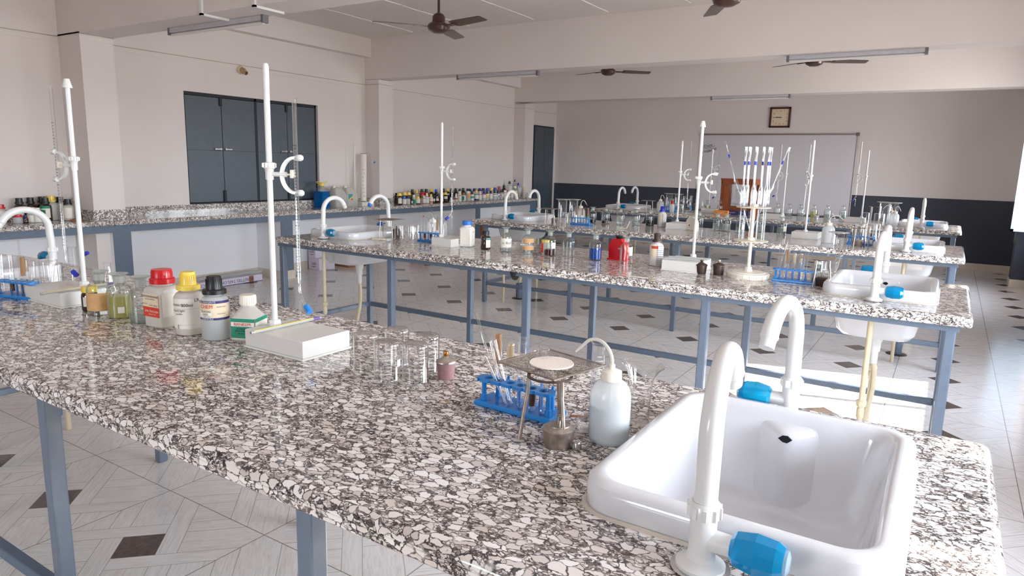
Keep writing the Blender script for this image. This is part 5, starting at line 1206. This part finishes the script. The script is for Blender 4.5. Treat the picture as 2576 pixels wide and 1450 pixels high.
for sx in (-1, 1): q.box(sx * (hw - .01) - .01, sx * (hw - .01) + .01, -hd, hd, hh - .06, hh - .01); q.box(sx * (hw - .01) - .01, sx * (hw - .01) + .01, -hd, hd, .03, .08)
q.box(-hw + .03, -hw + .11, -hd, -hd + .012, .09, hh - .06); obj('frame', q, M['wood'], t)
q = MB(); q.box(-hw + .02, hw - .02, -hd + .010, -hd + .013, .08, hh - .06); q.box(-hw + .02, hw - .02, hd - .013, hd - .010, .08, hh - .06); obj('glass_panes', q, M['glass'], t)
q = MB(); q.cyl(.012, .03, .30, 14, 0, .05); q.bar((-.06, 0, .30), (.16, 0, .30), .012, .016)
for x in (-.05, .15): q.tube([(x, 0, .30), (x - .03, 0, .12)], .0015, 6); q.tube([(x, 0, .30), (x + .03, 0, .12)], .0015, 6); q.lathe([(0, .115), (.035, .12), (.036, .123), (0, .118)], 18, 0, True, x)
q.box(.0, .10, .02, .024, .20, .29); obj('balance_beam', q, M['alu'], t)
for px, nm, lb, m, w, py in ((1813, 'carton', 'small orange carton at the front edge of the farthest table', 'orange', .085, 541), (1841, 'carton', 'dark blue carton beside the orange carton on the farthest table', 'navy', .085, 541), (1868, 'carton', 'second dark blue carton below the wooden case', 'navy', .07, 542)):
    p = at(px, py); t = thing(nm, lb, 'carton', (p.x, max(p.y, 2.93), T), 0, 'cartons on the farthest table'); q = MB(); q.rbox(-w, w, 0, .05, 0, .055, .002); q.text('WEIGHTS' if m != 'orange' else 'LABOLENE', .018, 1, lambda x, y: (x, -.0008, .028 + y)); obj('box', q, [M[m], M['paper']], t)
stand_with_burette((1.98, 3.42, 2.18, 3.62), (2.03, 3.58), .56, .1, 'white burette stand with forked top left of the wooden case', 'glass burette with blue key left of the wooden case', cap='cone', length=.66, ztip=.13, key='royal', keyang=-2.2)
stand_with_burette((2.83, 2.98, 3.06, 3.16), (3.05, 3.08), .50, PI - .15, 'white burette stand with cone cap right of the wooden case on the farthest table', 'glass burette right of the wooden case, above the pipettes', cap='cone', length=.66, ztip=.20, key='royal', keyang=-2.6)
stand_with_burette((3.70, 3.22, 3.90, 3.42), (3.86, 3.30), .50, PI - .1, 'white burette stand at the right of the farthest table in front of the dark dado', 'glass burette at the right of the farthest table beyond the whiteboard edge', length=.72, ztip=.18, key='royal', keyang=-2.4)
t = thing('mortar', 'tiny white mortar beside the bottle of yellow solution on the farthest table', 'mortar', bp(2054, 551) + (T,)); q = MB(); q.lathe([(0, 0), (.016, 0), (.014, .012), (.03, .04), (.027, .04), (.01, .016), (0, .014)], 18); obj('bowl', q, M['porcelain'], t)
conical_flask(bp(2094, 552, .03), 'small amber-tinted flask in front of the pale bottle on the farthest table', r=.035, h=.07)
tripod((3.98, 3.30), .058, .19, 'metal tripod beside the gas jars at the right of the farthest table', rz=.2, top=.06)
gas_jar((4.06, 3.52), 'tall covered gas jar at the right of the farthest table, left one', r=.05, h=.235); gas_jar((4.16, 3.50), 'tall covered gas jar at the right of the farthest table, right one', r=.05, h=.235)
beaker((3.92, 3.08), 'upturned beaker in front of the right tripod of the farthest table', r=.04, h=.13); beaker((4.06, 3.05), 'large upturned beaker in front of the gas jars of the farthest table', r=.055, h=.13)
wash_bottle((4.16, 3.22), 'white wash bottle with plain tip left of the farthest right sink', r=.045, h=.15, rz=PI - .3, liqlev=0, sp=.08); wash_bottle((4.20, 3.10), 'white wash bottle with red tip left of the farthest right sink', r=.045, h=.15, rz=.1, tipmat='red', liqlev=0, sp=.04)
test_tube((3.985, 3.33, T + .195), (0.02, .02, 1), 'test tube standing above the right tripod of the farthest table, left one') if 0 else None

# ------------------------------------------------------------------ what stands on the wall counter
D_ = False
def cb(px, x, r): return (x, along(px, x, ZK))
def wallbottle(px, x, h, r, body, cap, label, bands=(), ck='plain', hc=.03, neck=.6, group=None, yaw=-.62, liq=None, lev=0):
    round_bottle(cb(px, x, r), label, body, r, h, cap, ck, hc, ZK, neck, bands=bands, yaw=yaw, group=group, detail=False, liq=liq, lev=lev)
GL = 'chemical bottles at the left end of the wall counter'
wallbottle(2, -1.93, .16, .045, 'polyw', 'red', 'red-lidded white jar at the left photo edge on the wall counter', ck='wide', hc=.035, neck=.8, group=GL)
wallbottle(46, -1.88, .075, .036, 'poly', 'red', 'small clear jar with red lid on the wall counter by the tap', hc=.02, neck=.85, group=GL)
wallbottle(53, -2.0, .205, .045, 'amber', 'black', 'amber bottle with white label and black cap, first of the tall left group', (('paper', .15, .6, 1.8, 0),), 'tall', .05, group=GL)
wallbottle(65, -1.87, .07, .022, 'amber', 'navy', 'small dark vial with navy cap on the wall counter by the tap', hc=.02, group=GL)
wallbottle(79, -1.90, .105, .030, 'polyw', 'ivory', 'white plastic bottle beside the small dark vial', (('paper', .1, .6, 1.8, 0),), group=GL)
wallbottle(81, -2.04, .205, .045, 'amber', 'black', 'amber bottle with black cap, second of the tall left group', (('paper', .15, .6, 1.8, 0),), 'tall', .05, group=GL)
wallbottle(96, -1.90, .125, .036, 'white', 'ivory', 'white bottle with green-edged label beside the teal-labelled amber bottle', (('paper', .1, .6, 1.8, 0), ('green', .55, .6, 1.8, 0)), group=GL)
wallbottle(118, -1.95, .205, .046, 'amber', 'black', 'amber bottle with teal and white label on the wall counter', (('paper', .16, .66, 1.9, 0), ('green', .56, .66, 1.9, 0), ('green', .26, .5, .9, -.3)), 'tall', .05, group=GL)
wallbottle(110, -2.06, .21, .045, 'amber', 'black', 'amber bottle with black cap half hidden by the teal-labelled one', (), 'tall', .05, group=GL)
wallbottle(133, -2.05, .215, .05, 'polyw', 'yellow', 'milky bottle with yellow-green cap behind the leftmost burette', (), 'tall', .05, group=GL)
wallbottle(155, -2.05, .205, .045, 'polyw', 'black', 'milky bottle with black cap just behind the leftmost burette', (), 'tall', .05, group=GL)
wallbottle(174, -1.93, .19, .046, 'polyw', 'black', 'white bottle with black cap and white label left of the near column', (('paper', .12, .6, 1.7, 0),), 'tall', .05, group=GL)
wallbottle(199, -2.03, .20, .052, 'polyw', 'ivory', 'large milky bottle with white cap against the near column', (), 'plain', .035, group=GL)
t = thing('cloth_rag', 'small brown rag with white bits against the near column', 'rag', (-1.85, -2.33, ZK)); q = MB(); q.lathe([(0, .022), (.02, .02), (.045, .01), (.06, .001), (0, 0)], 12); obj('cloth', q, M['card'], t)
# jugs
CB = clearish('blue_can_plastic', srgb(0, 128, 206), .8, .05)
t = thing('water_can', 'tall ribbed can of bright blue liquid with yellow handle in front of the slate cupboard', 'can', (-1.98, .63, ZK), .1)
q = MB(); L = []
for z in [i * .0125 for i in range(17)]: 
    w = .078 - (.006 if int(z / .0125) % 2 else 0); L.append(rrect(0, 0, w, w, .02, z + .002))
q.loft(L, 0, True, True, True); obj('filled_body', q, CB, t)
q = MB(); q.loft([rrect(0, 0, .074, .074, .02, .203), rrect(0, 0, .072, .072, .02, .225), rrect(0, 0, .05, .05, .03, .25), rrect(0, 0, .025, .025, .024, .268), rrect(0, 0, .024, .024, .024, .28)], 0, False, True, True); obj('clear_shoulder', q, M['glass'], t)
q = MB(); q.lathe([(.03, .268), (.032, .27), (.032, .305), (0, .307)], 18); obj('cap', q, M['yellow'], t)
q = MB(); q.tube([(0, -.03, .29), (0, -.10, .315), (0, -.085, .325), (0, 0, .31), (0, .085, .325), (0, .10, .315), (0, .03, .29)], .004, 8); obj('handle', q, M['yellow'], t)
def jug(y, label, lab=False):
    t = thing('jerry_can', label, 'jerry can', (-1.95, y, ZK), 0, 'milky plastic jerry cans'); q = MB()
    q.loft([rrect(0, 0, .072, .092, .02, .0), rrect(0, 0, .078, .098, .025, .01), rrect(0, 0, .078, .098, .025, .15), rrect(0, -.01, .066, .082, .025, .20), rrect(0, -.02, .05, .06, .02, .235), rrect(0, -.025, .045, .050, .02, .245)], 0, True, True, True); obj('body', q, M['polyw'], t)
    q = MB(); q.tube([(0, .055, .195), (0, .030, .25), (0, -.02, .262), (0, -.05, .252), (0, -.06, .235)], .012, 10); obj('handle', q, M['polyw'], t)
    q = MB(); q.lathe([(.02, .24), (.022, .242), (.022, .27), (0, .272)], 16, 0, True, 0, -.062); obj('cap', q, M['ivory'], t)
    if lab: q = MB(); q.box(.0785, .0792, -.085, -.01, .09, .165, 0); q.add([(.0796, -.085, .09), (.0796, -.01, .09), (.0796, -.01, .14)], [(0, 1, 2)], 1); q.add([(.0797, -.06, .09), (.0797, -.01, .09), (.0797, -.01, .11)], [(0, 1, 2)], 2); obj('label', q, [M['teal'], M['yellow'], M['red']], t)
jug(.865, 'milky plastic jerry can beside the blue can'); jug(1.06, 'milky plastic jerry can with small coloured label', True)
burette_stand((-2.02, 1.20, -1.85, 1.42), (-2.0, 1.22), 0, 0, 'white burette stand base with thin rod beside the rolled poster', clamp=False)
o = [c for c in bpy.data.objects if c.get('label') == 'white burette stand base with thin rod beside the rolled poster'][0]; o.location.z = ZK
t = thing('rolled_poster', 'rolled white poster with printed writing leaning in the column corner', 'poster', (-1.94, 1.31, ZK + .058)); q = MB()
q.tube([(0, 0, 0), (-.075, .09, .62)], .042, 20); q.tube([(-.0752, .0902, .6195), (-.076, .091, .628)], .038, 18, 1)
for k, s_ in enumerate(('AB', 'x3', '11', 'x', 'v', 'I=', '+1', 'n2', 'Z')): q.wrap(s_, .035, .0428, -.75, .07 + .055 * k, 2) if 0 else q.text(s_, .034, 2, (lambda x, y, k=k: (-.075 * (.07 + .05 * k + y) / .62 + .0425 * math.cos(-.75 + x / .042), .09 * (.07 + .05 * k + y) / .62 + .0425 * math.sin(-.75 + x / .042), .07 + .05 * k + y)))
obj('roll', q, [M['paper'], M['navy'], M['ink']], t)
burette((-1.93, 1.50), ZK + .001, 'glass burette standing upside down in the column corner', .62); o = bpy.context.scene.collection.objects[-1] if 0 else None
o = [c for c in bpy.data.objects if c.get('label') == 'glass burette standing upside down in the column corner'][0]
o.location = (-1.925, 1.47, ZK + .64); o.rotation_euler = (PI, .0, 0)
# long row on the right part of the counter: (pixel column, height, radius, body, cap, description, bands)
P_ = 'paper'
FRONT = [(1005, .16, .042, 'amber', 'yellow', 'large amber jar with yellow lid and white label', ((P_, .12, .55, 1.3, 0),), .75), (1016, .115, .035, 'poly', 'blue', 'white-labelled bottle with blue cap', ((P_, .08, .66, 2.2, 0),), .6), (1026, .12, .036, 'polyw', 'navy', 'grey plastic jar with dark cap', (), .7), (1036, .10, .020, 'amber', 'black', 'thin dark vial', (('paper', .1, .45, 1, 0),), .6), (1041, .13, .032, 'polyw', 'ivory', 'white bottle with green label', (('green', .08, .5, 2.2, 0),), .6), (1051, .105, .038, 'amber', 'yellow', 'amber jar with yellow lid and oval label', ((P_, .1, .66, 1.9, 0),), .75), (1059, .13, .028, 'pottery', 'tarnish', 'pinkish bottle with dark cap', (), .5), (1066, .115, .032, 'poly', 'ivory', 'clear bottle with white label', ((P_, .1, .6, 1.8, 0),), .6), (1074, .15, .033, 'polyw', 'ivory', 'white bottle with pale violet label', ((P_, .06, .6, 2.0, 0), ('lilac', .36, .56, 1.8, 0)), .5), (1084, .135, .032, 'cream', 'yellow', 'peach bottle with yellow cap', (('redlabel', .1, .2, 1.8, 0),), .6), (1091, .11, .024, 'amber', 'black', 'small amber bottle with white label', ((P_, .25, .6, 1.6, 0),), .6), (1099, .165, .034, 'amber', 'black', 'tall dark amber bottle with grey label', ((P_, .2, .42, 1.2, 0),), .5), (1111, .15, .034, 'amber', 'yellow', 'amber jar with yellow lid and tall white label', ((P_, .1, .75, 1.0, 0), ('orange', .6, .75, 1.0, 0)), .8), (1120, .15, .040, 'amber', 'yellow', 'black-brown jar with yellow lid and square label', ((P_, .36, .62, 1.4, 0),), .8), (1134, .075, .026, 'white', 'ivory', 'small white bottle behind the hanging burette', (), .5), (1140, .08, .024, 'white', 'tarnish', 'tiny white bottle right of the hanging burette', (), .5), (1147, .115, .034, 'white', 'ivory', 'white bottle with yellow-brown label', (('orange', .28, .52, 2.2, 0), ('tarnish', .42, .5, 2.2, 0)), .55), (1156, .165, .033, 'white', 'ivory', 'tall white bottle with red print', (('redlabel', .58, .64, 1.0, 0),), .7), (1166, .14, .036, 'polyw', 'card', 'white jar with green picture label', ((P_, .12, .66, 2.2, 0), ('green', .16, .6, 1.0, -.5)), .7), (1177, .16, .044, 'poly', 'white', 'clear bottle with orange label', (('orange', .36, .74, 1.1, .3),), .7), (1187, .155, .036, 'poly', 'black', 'clear bottle with teal label', ((P_, .1, .7, 2.2, 0), ('teal', .3, .52, 2.0, 0)), .5), (1198, .17, .040, 'poly', 'yellow', 'yellow-capped bottle with white and navy label', ((P_, .06, .68, 2.3, 0), ('navy', .03, .2, 2.3, 0), ('teal', .56, .66, 2.3, 0)), .5), (1207, .15, .034, 'poly', 'ivory', 'clear bottle with blank white label', ((P_, .15, .6, 1.6, 0),), .5), (1217, .155, .038, 'poly', 'navy', 'navy-capped bottle with red-edged label', ((P_, .3, .68, 1.9, 0), ('redlabel', .62, .68, 1.9, 0)), .5), (1225, .155, .036, 'poly', 'navy', 'navy-capped bottle with yellow label', ((P_, .4, .7, 1.9, 0), ('yellow', .34, .56, 1.9, 0)), .5), (1234, .155, .037, 'poly', 'black', 'bottle with plain white label', ((P_, .18, .66, 1.8, 0),), .5), (1244, .16, .037, 'poly', 'black', 'black-capped bottle with navy print', ((P_, .4, .7, 1.8, 0), ('navy', .58, .64, 1.8, 0)), .5), (1252, .16, .036, 'poly', 'black', 'bottle with small bright blue square', ((P_, .3, .7, 2, 0), ('navy', .62, .68, 2, 0), ('blue', .3, .46, .7, .2)), .5), (1261, .16, .038, 'poly', 'black', 'bottle with red and navy print', ((P_, .36, .72, 2, 0), ('redlabel', .42, .5, 1, -.5), ('navy', .6, .66, 2, 0)), .5), (1270, .155, .037, 'poly', 'ivory', 'bottle with blue-footed white label', ((P_, .1, .7, 2, 0), ('teal', .04, .2, 2, 0)), .7), (1278, .155, .036, 'poly', 'red', 'red-capped bottle with white label', ((P_, .2, .7, 1.9, 0), ('redlabel', .5, .56, 1.4, 0)), .6), (1287, .15, .036, 'poly', 'black', 'clear bottle behind the tap spout', ((P_, .2, .6, 1.5, 0),), .5), (1297, .145, .040, 'cream', 'yellow', 'cream jar with yellow lid', ((P_, .15, .6, 1.8, 0),), .8), (1317, .20, .028, 'poly', 'yellow', 'slim bottle of yellow oil', (), .45)]
ORD = ['first', 'second', 'third', 'fourth', 'fifth', 'sixth', 'seventh', 'eighth', 'ninth', 'tenth', 'eleventh', 'twelfth', 'thirteenth', 'fourteenth', 'fifteenth', 'sixteenth', 'seventeenth', 'eighteenth', 'nineteenth', 'twentieth', 'twenty-first', 'twenty-second', 'twenty-third', 'twenty-fourth', 'twenty-fifth', 'twenty-sixth', 'twenty-seventh', 'twenty-eighth', 'twenty-ninth', 'thirtieth', 'thirty-first', 'thirty-second', 'thirty-third', 'thirty-fourth', 'thirty-fifth']
for i, (px, h, r, body, cap, ds, bands, nk) in enumerate(FRONT):
    wallbottle(px, -1.80 - (.02 if i % 3 == 1 else 0), h, r, body, cap, '%s, %s from the middle column, front row' % (ds, ORD[i]), bands, 'plain' if nk > .55 else 'tall', .035 if nk > .55 else .045, nk, 'bottles in the front row on the wall counter', liq='oil' if 'oil' in ds else None, lev=.6)
BACK = [(1000, .15, .042, 'amber', 'black', 'dark amber jar with black lid', .8), (1018, .16, .042, 'amber', 'yellow', 'amber jar with yellow lid', .8), (1028, .16, .042, 'amber', 'yellow', 'amber jar with dull yellow lid', .8), (1037, .20, .040, 'amber', 'black', 'amber bottle with black cap', .5), (1048, .19, .044, 'polyw', 'yellow', 'milky bottle with yellow cap', .5), (1061, .20, .042, 'red', 'black', 'red jar with black cap', .5), (1072, .20, .042, 'red', 'black', 'red-shouldered jar with black cap', .5), (1085, .20, .042, 'amber', 'yellow', 'amber bottle with yellow cap', .5), (1097, .19, .040, 'amber', 'royal', 'dark bottle with blue cap', .5), (1116, .20, .042, 'amber', 'black', 'dark bottle with tall black cap', .5), (1126, .20, .042, 'amber', 'yellow', 'dark bottle with tall yellow cap', .5), (1136, .20, .042, 'amber', 'black', 'dark bottle with black cap', .5), (1146, .20, .042, 'amber', 'black', 'dark bottle with blunt black cap', .5), (1156, .19, .040, 'amber', 'black', 'brown bottle with black cap', .5), (1165, .20, .040, 'amber', 'black', 'brown bottle with tall black cap', .5), (1176, .19, .040, 'poly', 'black', 'clear bottle with black cap', .5), (1182, .185, .040, 'poly', 'navy', 'clear bottle with navy cap', .6), (1193, .19, .040, 'poly', 'navy', 'clear bottle with dark navy cap', .6), (1206, .19, .040, 'poly', 'navy', 'grey bottle with navy cap', .6), (1215, .19, .040, 'poly', 'navy', 'milky bottle with navy cap', .6), (1226, .19, .040, 'poly', 'royal', 'clear bottle with royal blue cap', .6), (1236, .19, .040, 'poly', 'yellow', 'clear bottle with flat yellow cap', .6), (1245, .195, .040, 'poly', 'royal', 'clear bottle with bright blue cap', .6), (1256, .215, .040, 'pottery', 'red', 'tall pinkish bottle with dark red cap', .5), (1267, .235, .040, 'amber', 'black', 'tall dark bottle with black cap', .5), (1281, .30, .055, 'poly', 'black', 'large grey flask with black cap', .35), (1294, .33, .055, 'glassx', 'black', 'large conical glass flask with black cap', .25), (1304, .27, .070, 'poly', 'royal', 'large milky can with blue cap', .35)]
M['glassx'] = M['glassg']
for i, (px, h, r, body, cap, ds, nk) in enumerate(BACK):
    wallbottle(px, -1.99, h, r, body, cap, '%s, %s from the middle column, back row' % (ds, ORD[i]), (), 'tall' if nk < .7 else 'plain', .045, nk, 'bottles in the back row on the wall counter')

# ------------------------------------------------------------------ on the floor under the counter
t = thing('burette_carton', 'long white and blue burette carton with upside-down print on the floor under the counter', 'carton', (-1.85, -.86, 0), .02)
q = MB(); q.rbox(-.045, .045, -.43, .43, 0, .075, .003); q.box(.0452, .0458, -.43, -.36, .0, .075, 1); q.box(.0452, .0458, .25, .31, .004, .072, 3); q.box(.0452, .0458, -.36, .43, .0, .006, 1)
q.text('BURETTES TAFLON / GLASS CORK', .048, 1, lambda x, y: (.0462, -x - .06, .040 - y)); obj('carton', q, [M['lilac'], M['navy'], M['ink'], M['card']], t)
t = thing('plastic_bag', 'clear crumpled plastic sleeve lying on the burette carton', 'plastic bag', (-1.88, -.80, .0755)); q = MB(); q.tube([(.0, -.40 + .09 * i, .022 + .008 * math.sin(i * 2.1)) for i in range(10)], [.015 + .010 * abs(math.sin(i * 1.7)) for i in range(10)], 8, 0, True, False); obj('sleeve', q, M['milk'], t)
for i, (z0, z1, lb) in enumerate(((0, .15, 'pale lilac carton on the floor, lowest of the stack under the counter'), (.151, .29, 'pale lilac carton, middle of the stack under the counter'), (.291, .42, 'pale lilac carton, topmost of the stack under the counter'))):
    t = thing('carton', lb, 'carton', (-2.01 + .03 * (i == 0), .60, z0), 0, 'lilac cartons under the counter'); q = MB(); w = .12 if i == 0 else .08; q.rbox(-w * .8, w * .8, -.13, .13 if i == 0 else .06, 0, z1 - z0, .003)
    q.text('LAB', .045, 1, lambda x, y, w=w: (x, -.1312, .08 + y)); q.box(-.03, .03, -.1312, -.1306, .04, .046, 1); obj('box', q, [M['lilac'], M['ink']], t)
for i, (x, y, w, d, h, lb) in enumerate(((-1.95, 1.05, .14, .16, .06, 'flat brown cardboard box behind the lilac cartons under the counter'), (-1.98, 2.55, .12, .09, .22, 'upright brown cardboard box under the counter behind the test tubes'), (-1.95, 3.05, .14, .18, .14, 'wide brown cardboard box under the counter behind the burette stand'), (-1.95, 4.1, .07, .05, .36, 'tall brown box under the counter beside the third table'))):
    t = thing('cardboard_box', lb, 'box', (x, y, 0), .1 * i, 'brown boxes under the counter'); q = MB(); q.rbox(-w, w, -d, d, 0, h, .004); q.box(-w, w, -.02, .02, h, h + .001, 1); obj('box', q, [M['card'], M['beige']], t)
t = thing('red_bag', 'small red plastic packet in front of the wide brown box under the counter', 'packet', (-1.76, 2.95, 0)); q = MB(); q.rbox(-.05, .05, -.12, .12, 0, .05, .012); obj('packet', q, M['red'], t)
t = thing('wash_funnel', 'small cream funnel upside down on the floor by the wide brown box', 'funnel', (-1.70, 3.28, 0)); q = MB(); q.lathe([(.075, 0), (.07, .015), (.018, .06), (.014, .12), (.0, .12)], 18); obj('cone', q, M['cream'], t)
t = thing('black_cover', 'black cloth hanging under the front edge of the second table', 'cloth', (2.66, -2.14, .77)); q = MB(); q.lathe([(0, -.045), (.015, -.038), (.026, -.02), (.036, .01), (0, .012)], 9, 0, False); q.M = Matrix.Identity(4); obj('cloth', q, M['black'], t)
